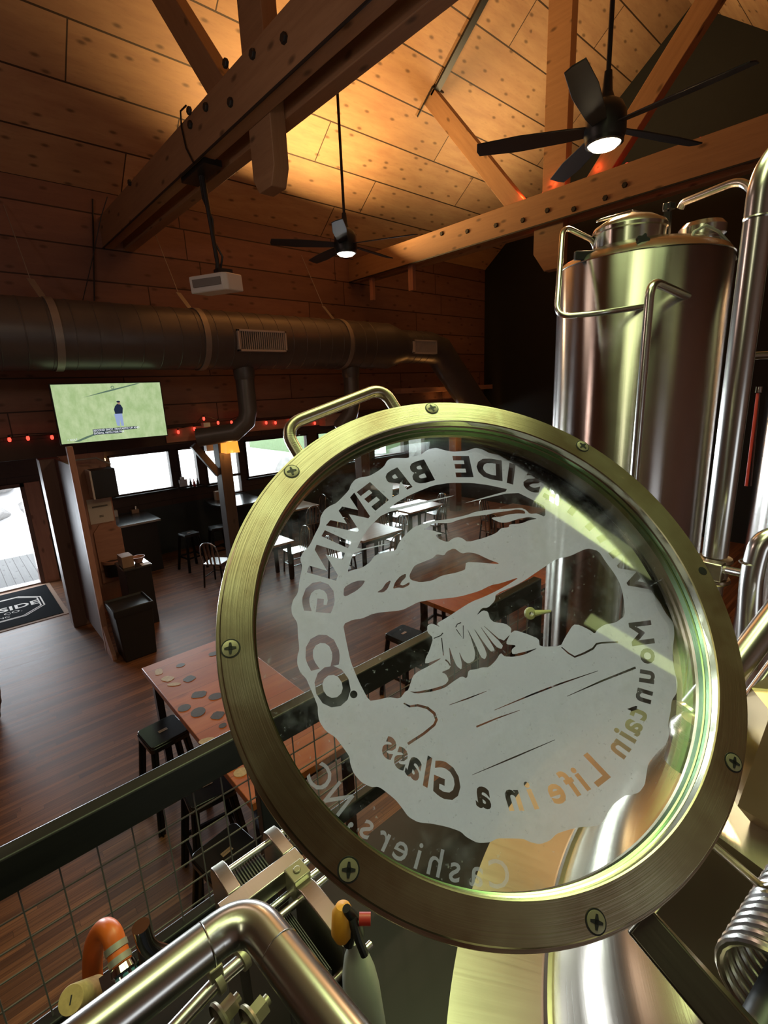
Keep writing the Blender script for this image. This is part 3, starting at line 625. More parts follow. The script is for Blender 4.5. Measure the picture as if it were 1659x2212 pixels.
# ------------------------------------------------------------------ red string lights and amber lamps
def bulb_at(px, py, y):
    p = on(px, py, 1, y); return p
pts = [(20, 948), (60, 945), (112, 943), (385, 932), (420, 925), (440, 903), (471, 912), (500, 911), (524, 903), (575, 912), (595, 912), (628, 908), (650, 906), (680, 913), (700, 900), (735, 898), (760, 896)]
ws = [on(a, c, 1, 8.70) for a, c in pts]
first = None
lab = 'red glowing bulb of the string along the header'
for i, p in enumerate(ws):
    if first is None:
        first = thing('string_bulb', '', 'string light', p, 0, 'red string bulbs on the header')
        MB().lathe([(0, -0.045), (0.015, -0.04), (0.023, -0.015), (0.019, 0.01), (0.010, 0.022)], None, 10).build('bulb', M['redlamp'], first)
        MB().lathe([(0.012, 0.02), (0.014, 0.05), (0.0, 0.052)], None, 8).build('socket', M['black'], first)
        o = first
    else: o = dup(first, p, 0, '')
    o['label'] = ('red bulb of the string left of the television' if i < 3 else 'red string bulb between the television and the first duct branch' if i < 9 else 'red string bulb right of the duct branch, near the lid handle')
b = MB(); b.tube([w+Vector((0, 0, 0.05)) for w in ws[:3]]+[Vector((1.5, 8.7, 2.9)), Vector((2.9, 8.7, 2.9))]+[w+Vector((0, 0, 0.05)) for w in ws[3:]], 0.006, 6); tag(b.build('string_light_cord', M['black']), 'black cord carrying the red bulbs along the header', 'cord')
b = MB(); 
rope = [Vector((7.3, RY+0.35-0.02*i*4, 6.08+0.03*math.sin(i*1.7))) for i in range(0, 26)]
b = MB(); b.tube([Vector((7.3, 4.9-i*0.12, 6.085+0.02*math.sin(i*1.9))) for i in range(24)], 0.012, 6); tag(b.build('rope_light', M['redlamp']), 'glowing red rope light lying on top of the far truss beam', 'rope light')
for yy in (4.75, 3.6, 4.25): light('POINT', 'rope_light_glow', (7.3, yy, 6.18), 5, (1, 0.1, 0.03), shadow_soft_size=0.05)
def amber(p, lab, s=1.0):
    t = thing('amber_lamp', lab, 'lamp', p, 0, 'amber shaded lamps')
    b = MB(); b.lathe([(0.13*s, 0.0), (0.115*s, 0.15*s)], None, 4, R(45), R(45)+2*PI); b.build('lamp_shade', M['shade'], t)
    MB().lathe([(0, 0.09*s), (0.03*s, 0.1*s), (0.035*s, 0.13*s), (0.02*s, 0.16*s), (0, 0.17*s)], None, 12).build('bulb', M['amber'], t)
    MB().tube([(0, 0, 0.16*s), (0, 0, 0.26*s)], 0.008, 6).build('stem', M['black'], t)
    light('POINT', 'amber_lamp_glow', Vector(p)+Vector((0, -0.12, 0.02)), (6 if s < 1.45 else 26)*s, (1, 0.42, 0.1), shadow_soft_size=0.06)
amber((3.86, 8.5, 2.40), 'small amber lamp glowing on the post before the windows', 1.35)
amber((10.0, 8.4, 2.36), 'far amber lamp seen through the top of the lid window', 1.5)
# ------------------------------------------------------------------ furniture
M['redwood'] = wood('red_stained_table', (0.36, 0.085, 0.025), (0.52, 0.17, 0.045), 0.28, 9.0, 0.003, 0.42, 0.5, 0.1, 7.0, swap=True, tint=0.4)
M['tabletop'] = wood('worn_table_top', (0.30, 0.17, 0.10), (0.42, 0.26, 0.16), 0.2, 9.0, 0.003, 0.35, 0.4, 0.1, 7.0, tint=0.3)
M['blacktop'] = plain('black_table_top', (0.03, 0.033, 0.036), 0.22)
M['blackmetal'] = plain('black_gloss_metal', (0.010, 0.010, 0.011), 0.22)
M['slat'] = steel('brushed_chair_metal', (0.55, 0.55, 0.55), 0.25, 3, 3, 0.0, 0.1)
M['stickdark'] = plain('decal_dark', (0.05, 0.035, 0.03), 0.4, var=0.5, sc=60.0); M['sticktan'] = plain('decal_tan', (0.42, 0.30, 0.16), 0.4, var=0.4, sc=60.0)
def table(name, label, cat, x0, x1, y0, y1, h, top, group=None, th=0.04, leg=0.03, inset=0.08):
    t = thing(name, label, cat, ((x0+x1)/2, (y0+y1)/2, 0), 0, group, off=True)
    MB().box(x0, x1, y0, y1, h-th, h).build('table_top', top, t, bevel=0.004)
    for sx in (x0+inset, x1-inset):
        for sy in (y0+inset, y1-inset): MB().box(sx-leg, sx+leg, sy-leg, sy+leg, 0, h-th).build('leg', M['blackmetal'], t)
    b = MB(); b.box(x0+inset, x1-inset, y0+inset-0.015, y0+inset+0.015, h-th-0.08, h-th); b.box(x0+inset, x1-inset, y1-inset-0.015, y1-inset+0.015, h-th-0.08, h-th)
    b.build('apron', M['blackmetal'], t)
    return t
t = table('sticker_table', 'high red-stained table covered in decals below the railing', 'table', 0.945, 1.78, 2.35, 4.43, 1.07, M['redwood'], th=0.055)
for px, py, w, h, k, e in ((343, 1451, .07, .04, 't', 0), (362, 1466, .07, .05, 't', 0), (376, 1478, .075, .035, 't', 1), (390, 1437, .05, .05, 'd', 1), (409, 1466, .06, .06, 'd', 0), (430, 1500, .075, .06, 'd', 0),
                        (466, 1504, .075, .07, 'd', 1), (398, 1529, .065, .07, 'd', 1), (428, 1538, .08, .08, 'd', 1), (470, 1545, .06, .06, 'd', 0), (481, 1567, .04, .04, 'd', 1), (448, 1600, .08, .05, 't', 1), (462, 1412, .06, .05, 'd', 0), (500, 1650, .08, .06, 'd', 0), (520, 1668, .06, .06, 't', 1)):
    p = on(px, py, 2, 1.071); b = MB()
    poly = ell(0, 0, w, h*.9, 16) if e else [(-w, -h*.6), (-w*.6, -h), (w*.6, -h), (w, -h*.5), (w, h*.6), (w*.5, h), (-w*.7, h), (-w, h*.5)]
    poly = [(a*.75, c*.75) for a, c in poly]
    o = b.prism(poly, 1.0702, 1.0716, Matrix.Translation((p.x, p.y, 0)) @ Matrix.Rotation(px*.7, 4, 'Z')).build('decal', M['sticktan' if k == 't' else 'stickdark'], t)
    o['label'] = 'tan paper decal' if k == 't' else 'dark printed decal'
def stool(label, loc, rz):
    t = thing('metal_stool', label, 'stool', loc, rz, 'black metal stools')
    b = MB(); s = 0.15
    def rr(s, c, n=5):
        out = []
        for cx, cy, a0 in ((s-c, s-c, 0), (-s+c, s-c, 90), (-s+c, -s+c, 180), (s-c, -s+c, 270)):
            for i in range(n+1): a = R(a0+90*i/n); out.append((cx+c*math.cos(a), cy+c*math.sin(a)))
        return out
    b.prism(rr(0.155, 0.035), 0.735, 0.76); b.prism(rr(0.16, 0.04), 0.70, 0.742); b.build('seat', M['blackmetal'], t, bevel=0.006)
    b = MB(); b.prism([(-0.035, -0.016), (0.035, -0.016), (0.035, 0.016), (-0.035, 0.016)], 0.7602, 0.7612); b.build('handle_slot', M['tabletop'], t)
    for sx in (1, -1):
        for sy in (1, -1):
            a = Vector((sx*0.125, sy*0.125, 0.71)); c = Vector((sx*0.20, sy*0.20, 0.0)); m = MB()
            m.bar(a, c, 0.055, 0.012, up=(sx, 0, 0)); m.bar(a, c, 0.012, 0.055, up=(sx, 0, 0)); m.build('leg', M['blackmetal'], t)
    b = MB(); z = 0.28; q = 0.172
    b.bar((q, q, z), (-q, q, z), 0.02, 0.03); b.bar((q, -q, z), (-q, -q, z), 0.02, 0.03); b.bar((q, q, z), (q, -q, z), 0.02, 0.03); b.bar((-q, q, z), (-q, -q, z), 0.02, 0.03)
    b.build('foot_rail', M['blackmetal'], t); return t
s0 = stool('black metal stool with a glossy seat tucked at the left edge of the decal table', (0.90, 3.87, 0), R(4))
for loc, rz, lab in [((0.93, 3.05, 0), R(-6), 'black metal stool at the decal table, half hidden by the railing mesh'), ((0.80, 2.45, 0), R(8), 'black metal stool nearest the railing at the decal table'),
                     ((1.85, 3.6, 0), R(0), 'black metal stool on the far side of the decal table'), ((3.42, 3.62, 0), R(5), 'black metal stool seen through the clear lower part of the lid window'),
                     ((4.3, 2.55, 0), R(-8), 'black metal stool at the near side of the second high table'), ((4.6, 4.15, 0), R(12), 'black metal stool on the far side of the second high table'),
                     ((3.35, 9.75, 0), R(10), 'dark stool standing by the dark booth wall, beside the counter'), ((3.95, 9.75, 0), R(-10), 'dark stool between the counter and the glossy black table'),
                     ((4.6, 9.45, 0), R(0), 'dark stool in front of the glossy black table')]:
    dup(s0, loc, rz, lab)
table('high_table', 'second high red-stained table seen through the lid window', 'table', 3.72, 5.5, 2.85, 3.75, 1.07, M['redwood'], th=0.055)
table('high_table', 'third high table far across the room behind the lid', 'table', 6.3, 8.2, 3.0, 4.0, 1.07, M['redwood'], th=0.055)
TB = [(3.62, 4.5, 7.62, 8.3, 'wooden dining table by the metal slat chair'), (5.3, 6.3, 6.6, 7.4, 'dining table behind the lid, in front of the middle windows'), (7.3, 8.4, 7.4, 8.2, 'dining table before the right dining windows'),
      (5.6, 6.5, 9.7, 10.6, 'dining table close under the wide window'), (8.4, 9.4, 5.3, 6.2, 'dining table in the middle of the far room'), (8.6, 9.5, 9.6, 10.5, 'dining table under the farthest windows')]
for x0, x1, y0, y1, lab in TB: table('dining_table', lab, 'table', x0, x1, y0, y1, 0.76, M['tabletop'], 'wooden dining tables')
def chair(label, loc, rz):
    """faces +x: back at -x"""
    t = thing('metal_slat_chair', label, 'chair', loc, rz, 'metal slat chairs')
    b = MB(); b.prism([(-0.19, -0.17), (0.18, -0.2), (0.2, -0.16), (0.2, 0.16), (0.18, 0.2), (-0.19, 0.17)], 0.43, 0.455); b.build('seat', M['slat'], t, bevel=0.006)
    MB().tube([(-0.18, -0.17, 0.44), (-0.22, -0.175, 0.7), (-0.25, -0.12, 0.85), (-0.255, 0, 0.88), (-0.25, 0.12, 0.85), (-0.22, 0.175, 0.7), (-0.18, 0.17, 0.44)], 0.013, 10, bend=0.08).build('back_frame', M['slat'], t)
    for y in (-0.08, 0.0, 0.08):
        MB().bar((-0.185, y*0.9, 0.45), (-0.25, y, 0.86), 0.035, 0.006, up=(1, 0, 0)).build('back_slat', M['slat'], t)
    for sx, sy in ((1, 1), (1, -1), (-1, 1), (-1, -1)):
        MB().bar((sx*0.17, sy*0.16, 0.44), (sx*0.2, sy*0.19, 0.0), 0.024, 0.024, up=(0, 1, 0)).build('leg', M['blackmetal'], t)
    b = MB(); b.bar((0.185, -0.17, 0.2), (0.185, 0.17, 0.2), 0.014, 0.014); b.bar((-0.185, -0.17, 0.2), (0.185, -0.17, 0.2), 0.014, 0.014); b.bar((-0.185, 0.17, 0.2), (0.185, 0.17, 0.2), 0.014, 0.014); b.build('stretcher', M['blackmetal'], t)
    return t
c0 = chair('silver slat-back chair left of the lid ring, at the wooden dining table', (3.36, 8.52, 0), R(38))
CH = []
wh = ['the dining table by the door side', 'the table in front of the middle windows', 'the table before the right dining windows', 'the table close under the wide window', 'the table in the middle of the far room', 'the table under the farthest windows']
for i, (x0, x1, y0, y1, lab) in enumerate(TB):
    if i == 0: CH.append(((x1+0.22, (y0+y1)/2, 0), R(180), 'silver chair right of '+wh[i])); continue
    CH += [((x0-0.2, (y0+y1)/2, 0), R(0), 'silver chair left of '+wh[i]), ((x1+0.2, (y0+y1)/2+.05, 0), R(180), 'silver chair right of '+wh[i]),
           (((x0+x1)/2, y0-0.2, 0), R(90), 'silver chair before '+wh[i]), (((x0+x1)/2, y1+0.2, 0), R(-90), 'silver chair beyond '+wh[i])]
for loc, rz, lab in CH: dup(c0, loc, rz+R(random.uniform(-8, 8)), lab)
# dark counter and glossy black table by the windows
t = thing('service_counter', 'dark counter with a pale-edged top under the bright window', 'counter', (2.5, 10.7, 0), 0, off=True)
MB().box(2.06, 2.98, 10.14, 11.2, 1.035, 1.07).build('counter_top', M['blacktop'], t, bevel=0.004)
MB().box(2.12, 2.92, 10.22, 11.2, 0, 1.035).build('body', M['black'], t)
b = MB(); b.box(2.06, 2.98, 10.13, 10.14, 1.03, 1.068); b.build('front_edge', M['galv'], t)
t = thing('booth_table', 'glossy black high table between the amber lamp post and the lid ring', 'table', (4.75, 10.4, 0), 0, off=True)
MB().prism([(4.36, 9.96), (4.9, 9.93), (5.3, 10.2), (5.3, 11.15), (4.3, 11.15), (4.2, 10.5)], 1.035, 1.07).build('table_top', M['blacktop'], t, bevel=0.004)
MB().box(4.6, 4.75, 10.5, 10.65, 0.03, 1.035).build('leg', M['blackmetal'], t); MB().box(4.4, 4.95, 10.3, 10.85, 0, 0.03).build('base', M['blackmetal'], t)
b = MB(); T = Matrix.Translation((4.55, 10.9, 1.07)); b.box(-0.09, 0.09, -0.07, 0.07, 0, 0.2, T); tag(b.build('napkin_box', M['cardboard'], bevel=0.003), 'small brown box standing on the glossy black table', 'box')
t = thing('napkin_dispenser', 'silver napkin dispenser on the window ledge', 'napkin dispenser', (3.86, 11.16, 1.45), 0, off=True)
MB().box(3.78, 3.96, 11.13, 11.22, 1.455, 1.62).build('case', M['slat'], t, bevel=0.006); MB().lathe([(0.05, 0), (0.045, 0.05), (0.0, 0.07)], Matrix.Translation((3.87, 11.17, 1.62)), 12).build('napkins', M['paper'], t)
for i, (x, m, h) in enumerate(((4.04, 'black', .2), (4.12, 'red', .17), (4.2, 'black', .19))):
    b = MB(); b.lathe([(0, 0), (0.026, 0), (0.028, h*.55), (0.011, h*.75), (0.011, h), (0, h)], Matrix.Translation((x, 11.16, 1.42)), 12)
    tag(b.build('sauce_bottle', M[m]), ('dark sauce bottle on the ledge, next to the napkin dispenser', 'red sauce bottle on the ledge between two dark ones', 'dark sauce bottle on the ledge, farthest from the dispenser')[i], 'bottle', 'bottles on the window ledge')
for i, (px, py, m, lab) in enumerate(((262, 1090, 'cardboard', 'small brown carton on the counter below the bright window'), (287, 1098, 'slat', 'silver shaker on the counter below the bright window'), (244, 1112, 'paper', 'small pale box on the end of the dark counter'))):
    p = on(px, py, 2, 1.1); y = min(max(p.y, 10.25), 11.1)
    b = MB(); x = min(max(p.x, 2.2), 2.8)
    if i == 1: b.lathe([(0, 0), (0.035, 0), (0.03, 0.12), (0.02, 0.15), (0, 0.15)], Matrix.Translation((x, y, 1.07)), 16)
    else: b.box(x-0.07, x+0.07, y-0.05, y+0.05, 1.07, 1.15 if i == 0 else 1.2)
    tag(b.build('counter_item', M[m], bevel=0.003), lab, 'box' if i != 1 else 'shaker')
t = thing('server_cabinet', 'black waiter cabinet behind the trash can', 'cabinet', (1.72, 7.9, 0), 0, off=True)
MB().box(1.66, 2.02, 7.72, 8.2, 0, 0.93).build('body', M['black'], t, bevel=0.006); MB().box(1.64, 2.04, 7.70, 8.22, 0.93, 0.96).build('top', M['blacktop'], t, bevel=0.004)
tag(MB().box(1.66, 1.82, 7.80, 8.05, 0.96, 1.13).build('cardboard_carton', M['cardboard'], bevel=0.003), 'brown cardboard carton on the black cabinet', 'carton')
t = thing('wood_bowl', 'small reddish wooden bowl on the black cabinet beside the carton', 'bowl', (1.92, 7.95, 0.96))
MB().lathe([(0, 0.01), (0.05, 0), (0.1, 0.09), (0.09, 0.09), (0.045, 0.02), (0, 0.02)], None, 24).build('bowl', M['board'], t)
tag(MB().box(1.90, 2.03, 7.71, 7.84, 0.961, 0.966).build('menu_sheet', M['paper']), 'white printed sheet lying on the corner of the black cabinet', 'sheet')
t = thing('trash_can', 'tall black trash can with a bin liner at the foot of the reddish divider', 'trash can', (1.47, 6.95, 0), 0, off=True)
b = MB()
def frust(b, cx, cy, s0, s1, z0, z1):
    vs = [(cx+a*s, cy+c*s, z) for s, z in ((s0, z0), (s1, z1)) for a, c in ((-1, -1), (1, -1), (1, 1), (-1, 1))]
    b.add(vs, [(3, 2, 1, 0), (4, 5, 6, 7), (0, 1, 5, 4), (1, 2, 6, 5), (2, 3, 7, 6), (3, 0, 4, 7)])
frust(b, 1.47, 6.95, 0.20, 0.235, 0.0, 0.74); b.build('body', M['black'], t, bevel=0.015)
b = MB(); b.lathe([(0.34, 0.66), (0.352, 0.72), (0.35, 0.765), (0.325, 0.77), (0.30, 0.72), (0.28, 0.55)], Matrix.Translation((1.47, 6.95, 0)), 4, R(45), R(45)+2*PI); b.build('bin_liner', M['rubber'], t, bevel=0.008)
b = MB(); b.box(1.3, 1.64, 6.95, 7.1, 0.5, 0.6); b.build('rubbish', M['board'], t)
t = thing('whiskey_barrel', 'old dark oak barrel cut off by the left edge of the picture', 'barrel', (-0.39, 6.55, 0), 0, off=True)
M['staves'] = wood('barrel_staves', (0.10, 0.055, 0.035), (0.16, 0.09, 0.055), 0.12, 9.0, 0.01, 0.6, 0.3, 0.4, 7.0, swap=True)
pr = [(0.0, 0.0), (0.29, 0.0)]+[(0.29+0.075*math.sin(PI*i/12), 0.92*i/12) for i in range(13)]+[(0.27, 0.92), (0.27, 0.9), (0.0, 0.9)]
MB().lathe(pr, Matrix.Translation((-0.39, 6.55, 0)), 40).build('staves', M['staves'], t)
for z in (0.06, 0.22, 0.68, 0.84):
    r0 = 0.29+0.075*math.sin(PI*z/0.92)+0.004; MB().lathe([(r0-.004, z-0.02), (r0, z-0.02), (r0, z+0.02), (r0-.004, z+0.02)], Matrix.Translation((-0.39, 6.55, 0)), 40).build('hoop', M['blackmetal'], t)
# entrance mat
t = thing('entrance_mat', 'black entrance mat with a pale border and lettering at the open door', 'mat', (0.0, 10.15, 0), 0, off=True)
MB().box(-1.06, 1.05, 9.18, 11.12, 0.0, 0.008).build('border', M['cardboard'], t); MB().box(-0.98, 0.98, 9.26, 11.04, 0.008, 0.014).build('pile', M['matpile'], t)
def outline(pts, w, z, b):
    n = len(pts)
    for i in range(n): a, c = pts[i], pts[(i+1) % n]; b.bar((a[0], a[1], z), (c[0], c[1], z), w, 0.001)
b = MB()
for k in (1.0, 0.94): outline([(-0.8*k, 10.15+0.25*k), (-0.5*k, 10.15+0.55*k), (0.5*k, 10.15+0.55*k), (0.8*k, 10.15+0.25*k), (0.8*k, 10.15-0.25*k), (0.5*k, 10.15-0.55*k), (-0.5*k, 10.15-0.55*k), (-0.8*k, 10.15-0.25*k)], 0.022, 0.0148, b)
b.build('logo_outline', M['paper'], t)
TM = Matrix.Translation((0.0, 10.15, 0.0146))
text_obj('mat_name', 'WHITESIDE', 0.30, TM, M['paper'], t, bold=0.006)
text_obj('mat_line', 'BREWING CO.', 0.15, Matrix.Translation((0, 9.92, 0.0146)), M['paper'], t)
text_obj('mat_line', 'Cashiers, NC', 0.11, Matrix.Translation((0, 9.76, 0.0146)), M['paper'], t)
# wall light near the window top left, outlet
t = thing('wall_sconce', 'small yellow-lit sconce beside the bright window', 'wall lamp', (2.2, 10.9, 2.1), 0, off=True)
p = on(222, 998, 1, 11.1); MB().lathe([(0, 0), (0.05, 0.01), (0.06, 0.06), (0.03, 0.09)], Matrix.Translation(p), 16).build('shade', M['amber'], t)
b = MB(); b.bar(p+Vector((0, 0.02, 0.08)), p+Vector((0, 0.14, 0.12)), 0.02, 0.02); b.build('arm', M['black'], t)
p = on(325, 1168, 1, YW-0.006); b = MB(); b.box(p.x-0.05, p.x+0.05, YW-0.008, YW-0.001, p.z-0.07, p.z+0.07); tag(b.build('wall_outlet', M['grey']), 'grey outlet plate low on the dark wall', 'outlet')
# ------------------------------------------------------------------ brew deck and railing
b = MB(); b.box(-4, 3.2, -3.6, 1.55, 1.22, 1.30); tag(b.build('brew_deck', M['black']), 'dark raised deck carrying the kettle and the railing', 'platform')['kind'] = 'structure'
t = thing('deck_railing', 'black timber railing with wire mesh infill at the edge of the brew deck', 'railing', (0, 1.48, 1.3), 0, off=True)
MB().box(-3.2, 2.52, 1.448, 1.503, 2.14, 2.26).build('top_rail', M['blackwood'], t, bevel=0.006)
MB().box(-3.2, 2.52, 1.455, 1.50, 1.58, 1.65).build('bottom_rail', M['blackwood'], t, bevel=0.006)
for x in (-2.4, 0.62, 2.46): MB().box(x, x+0.09, 1.455, 1.5, 1.3, 2.14).build('rail_post', M['blackwood'], t, bevel=0.004)
b = MB(); x = -3.15
while x < 2.5: b.bar((x, 1.478, 1.64), (x, 1.478, 2.15), 0.004, 0.004, up=(0, 1, 0)); x += 0.096
for i in range(6): b.bar((-3.2, 1.483, 1.68+i*0.09), (2.5, 1.483, 1.68+i*0.09), 0.004, 0.004)
b.build('wire_mesh', M['grey'], t)
# ------------------------------------------------------------------ tall tank
TX, TY, TR, TZ = 2.98, 1.20, 0.42, 3.985
t = thing('tall_brew_tank', 'tall mirror-bright steel tank with a manway on top, right of the lid', 'tank', (TX, TY, 1.3), 0, off=True)
TT = Matrix.Translation((TX, TY, 0))
MB().lathe([(TR, 1.5), (TR, TZ-0.006), (TR-0.004, TZ)], TT, 128).build('shell', M['tank'], t)
MB().lathe([(0.0, 1.42), (0.25, 1.43), (TR, 1.5)], TT, 64).build('bottom_dish', M['kettle'], t)
MB().lathe([(TR, TZ-0.004), (TR+0.003, TZ), (TR-0.02, TZ+0.03), (TR-0.12, TZ+0.075), (0.1, TZ+0.10), (0.0, TZ+0.10)], TT, 96).build('top_dish', M['kettle'], t)
for a in (0.4, 2.5, 4.6): MB().tube([(TX+0.34*math.cos(a), TY+0.34*math.sin(a), 1.5), (TX+0.36*math.cos(a), TY+0.36*math.sin(a), 1.3)], 0.03, 12).build('leg', M['pipe'], t)
# manway of the tall tank
mw = on(1382, 505, 2, TZ+0.08); mc = Vector((TX-0.13, TY+0.02, TZ))
g = MB().lathe([(0.17, 0.0), (0.17, 0.14), (0.178, 0.145), (0.178, 0.16)], Matrix.Translation(mc), 64).build('manway_neck', M['tank'], t)
MB().lathe([(0.178, 0.16), (0.17, 0.175), (0.12, 0.205), (0.0, 0.22)], Matrix.Translation(mc), 64).build('manway_lid', M['plate'], g)
b = MB(); b.bar(mc+Vector((-0.15, 0.1, 0.20)), mc+Vector((0, 0, 0.245)), 0.03, 0.01); b.bar(mc+Vector((0, 0, 0.245)), mc+Vector((0.17, -0.11, 0.215)), 0.03, 0.01); b.build('lid_bar', M['kettle'], g, bevel=0.003)
def knob(p, ax, parent, name='clamp_knob', s=1.0):
    T = basis(p, ax); b = MB(); pts = []
    for i in range(40): a = 2*PI*i/40; r_ = (0.026+0.005*math.cos(5*a))*s; pts.append((r_*math.cos(a), r_*math.sin(a)))
    b.prism(pts, 0, 0.03*s, T); b.tube([T @ Vector((0, 0, 0)), T @ Vector((0, 0, -0.05*s))], 0.006*s, 8); return b.build(name, M['black'], parent, bevel=0.003)
kp = mc+Vector((0.165, -0.12, 0.25)); knob(kp, (0, 0, 1), g)
b = MB(); b.bar(kp-Vector((0, 0, 0.01)), kp-Vector((0, 0, 0.2)), 0.03, 0.03, up=(1, 0, 0)); b.build('swing_bolt', M['black'], g)
k1 = on(1385, 522, 1, TY-TR+0.04) if False else dep(1385, 523, 2.32); knob(k1, (-0.75, -0.6, 0.1), t, 'top_clamp'); 
k2 = dep(1266, 552, 2.48); b = MB(); b.box(-0.06, 0.05, -0.012, 0.012, -0.02, 0.02, basis(k2, (0, 0, 1), (0.8, -0.6, 0.0))); b.build('lid_latch', M['black'], t, bevel=0.003)
# domed vent on top
vc = Vector((TX+0.16, TY-0.24, TZ)) + Vector((0.03, 0.02, 0.02))
MB().lathe([(0.06, 0), (0.075, 0.03), (0.105, 0.06), (0.11, 0.075), (0.10, 0.085), (0.10, 0.09), (0.112, 0.10), (0.112, 0.14), (0.09, 0.165), (0.0, 0.17)], Matrix.Translation(vc), 48).build('vent_cap', M['tank'], t)
# tube frame around the tank
t2 = thing('tank_spray_pipe', 'bent steel pipe loop standing off the tall tank', 'pipe', dep(1200, 600, 2.45), 0, off=True)
MB().tube([dep(1288, 552, 2.62), dep(1283, 520, 2.60), dep(1216, 488, 2.48), dep(1202, 684, 2.38), dep(1300, 676, 2.30), dep(1505, 644, 2.38)], 0.0135, 20, bend=0.06).build('loop', M['pipe'], t2)
t2 = thing('tank_riser_pipe', 'green-tinted steel pipe rising in front of the tall tank and bending back to it', 'pipe', dep(1400, 700, 2.1), 0, off=True)
q = dep(1406, 606, 2.08); MB().tube([Vector((q.x, q.y, 1.5)), q, dep(1512, 652, 2.40)], 0.019, 24, bend=0.07).build('riser', M['pipe'], t2)
# sampling tube and clear hoses
t2 = thing('clear_hose', 'clear hose curling over the rim of the tall tank', 'hose', dep(1484, 545, 2.3), 0, off=True)
MB().tube([dep(1482, 560, 2.36), dep(1484, 530, 2.34), dep(1500, 500, 2.32), dep(1525, 487, 2.34), dep(1552, 500, 2.4), dep(1575, 525, 2.5), dep(1590, 560, 2.6)], 0.007, 10).build('hose', M['bottle'], t2)
MB().tube([dep(1483, 565, 2.355), dep(1480, 655, 2.36)], 0.006, 10).build('thin_tube', M['pipe'], t2)
MB().lathe([(0.0, 0.0), (0.014, 0), (0.014, 0.01), (0.008, 0.012), (0.008, 0.03), (0.014, 0.032), (0.014, 0.04), (0, 0.04)], Matrix.Translation(dep(1483, 565, 2.35)-Vector((0, 0, 0.02))), 16).build('union', M['chrome'], t2)
t2 = thing('vent_pipe', 'warm-lit steel vent pipe arching from the tall tank top', 'pipe', dep(1500, 430, 2.5), 0, off=True)
MB().tube([dep(1470, 450, 2.62), dep(1476, 438, 2.6), dep(1590, 392, 2.4), dep(1618, 400, 2.35), dep(1632, 430, 2.32)], 0.019, 24, bend=0.06).build('arch', M['pipe'], t2)
# tall vertical pipe
PX, PY = 1.31, 0.306
t2 = thing('standpipe', 'tall polished steel standpipe at the right, elbowed at its top', 'pipe', (PX, PY, 1.3), 0, off=True)
MB().tube([(PX, PY, 2.985), (PX, PY, 3.78), (PX+0.05, PY-0.02, 3.84), (PX+0.3, PY-0.14, 3.88)], 0.0255, 32, bend=0.07).build('pipe_run', M['pipe'], t2)
MB().lathe([(0.0255, 3.70), (0.0268, 3.703), (0.0255, 3.706)], Matrix.Translation((PX, PY, 0)), 32).build('weld_bead', M['pipe'], t2)
for z in (2.975, 2.925): MB().lathe([(0.0, -0.004), (0.036, -0.004), (0.038, 0.0), (0.036, 0.006), (0.0, 0.006)], Matrix.Translation((PX, PY, z)), 32).build('ferrule', M['ring'], t2)
b = MB(); b.lathe([(0.027, -0.045), (0.031, -0.04), (0.031, -0.01), (0.027, -0.004)], Matrix.Translation((PX, PY, 2.975)), 24); b.build('clamp', M['kettle'], t2)
MB().tube([(PX, PY, 2.92), (PX, PY, 2.50)], 0.0255, 32).build('lower_run', M['pipe'], t2)
b = MB(); b.tube([dep(1556, 1228, 1.13), dep(1625, 1243, 1.05)], 0.009, 16); b.build('cross_tube', M['pipe'], t2)
b = MB(); b.box(-0.015, 0.015, -0.02, 0.02, -0.02, 0.02, Matrix.Translation(dep(1540, 1232, 1.09))); b.build('clamp_nut', M['kettle'], t2, bevel=0.003)
t2 = thing('u_bend_pipe', 'thick steel U-bend pipe at the right edge below the standpipe', 'pipe', dep(1640, 1200, 0.98), 0, off=True)
MB().tube([dep(1612, 1440, 1.0), dep(1623, 1240, 0.98), dep(1645, 1165, 0.97), dep(1700, 1155, 0.96), dep(1720, 1260, 0.96)], 0.020, 28, bend=0.05).build('bend', M['pipe'], t2)
MB().lathe([(0.020, -0.002), (0.0212, 0), (0.020, 0.002)], Matrix.Translation(dep(1623, 1215, 0.98)), 28).build('weld_bead', M['pipe'], t2)
for k, (a, c, r_) in enumerate((((1560, 1480), (1700, 1295), 0.023), ((1560, 1590), (1700, 1400), 0.012))):
    b = MB(); b.tube([dep(*a, 0.86), dep(*c, 0.9)], r_, 28); tag(b.build('slanting_pipe', M['pipe']), ('thick slanting steel pipe behind the right side of the lid ring', 'thin slanting rod below the thick slanting pipe')[k], 'pipe')
# added tank that covers the floor to keep the corner dark; wall pipes
b = MB(); b.lathe([(0.0, 4.1), (0.42, 4.05), (0.5, 3.98), (0.5, 0.1), (0.0, 0.0)], Matrix.Translation((3.95, 0.25, 0)), 64); tag(b.build('corner_fill_tank', M['tank']), 'added steel tank filling the dark corner behind the standpipe', 'tank')
b = MB(); b.tube([dep(1600, 770, 1.9), dep(1700, 765, 1.9)], 0.015, 16); tag(b.build('wall_pipe', M['kettle']), 'dull horizontal pipe stub right of the standpipe', 'pipe')
t2 = thing('level_sight_tube', 'thin sight tube glowing red at the right edge', 'sight tube', dep(1625, 950, 1.7), 0, off=True)
MB().tube([dep(1637, 850, 1.7), dep(1612, 1050, 1.7)], 0.005, 12).build('red_glass', M['red'], t2); MB().tube([dep(1641, 850, 1.68), dep(1622, 1050, 1.68)], 0.002, 8).build('rod', M['chrome'], t2)
MB().lathe([(0, 0), (0.01, 0), (0.01, 0.02), (0, 0.02)], Matrix.Translation(dep(1638, 848, 1.7)), 12).build('cap', M['chrome'], t2)
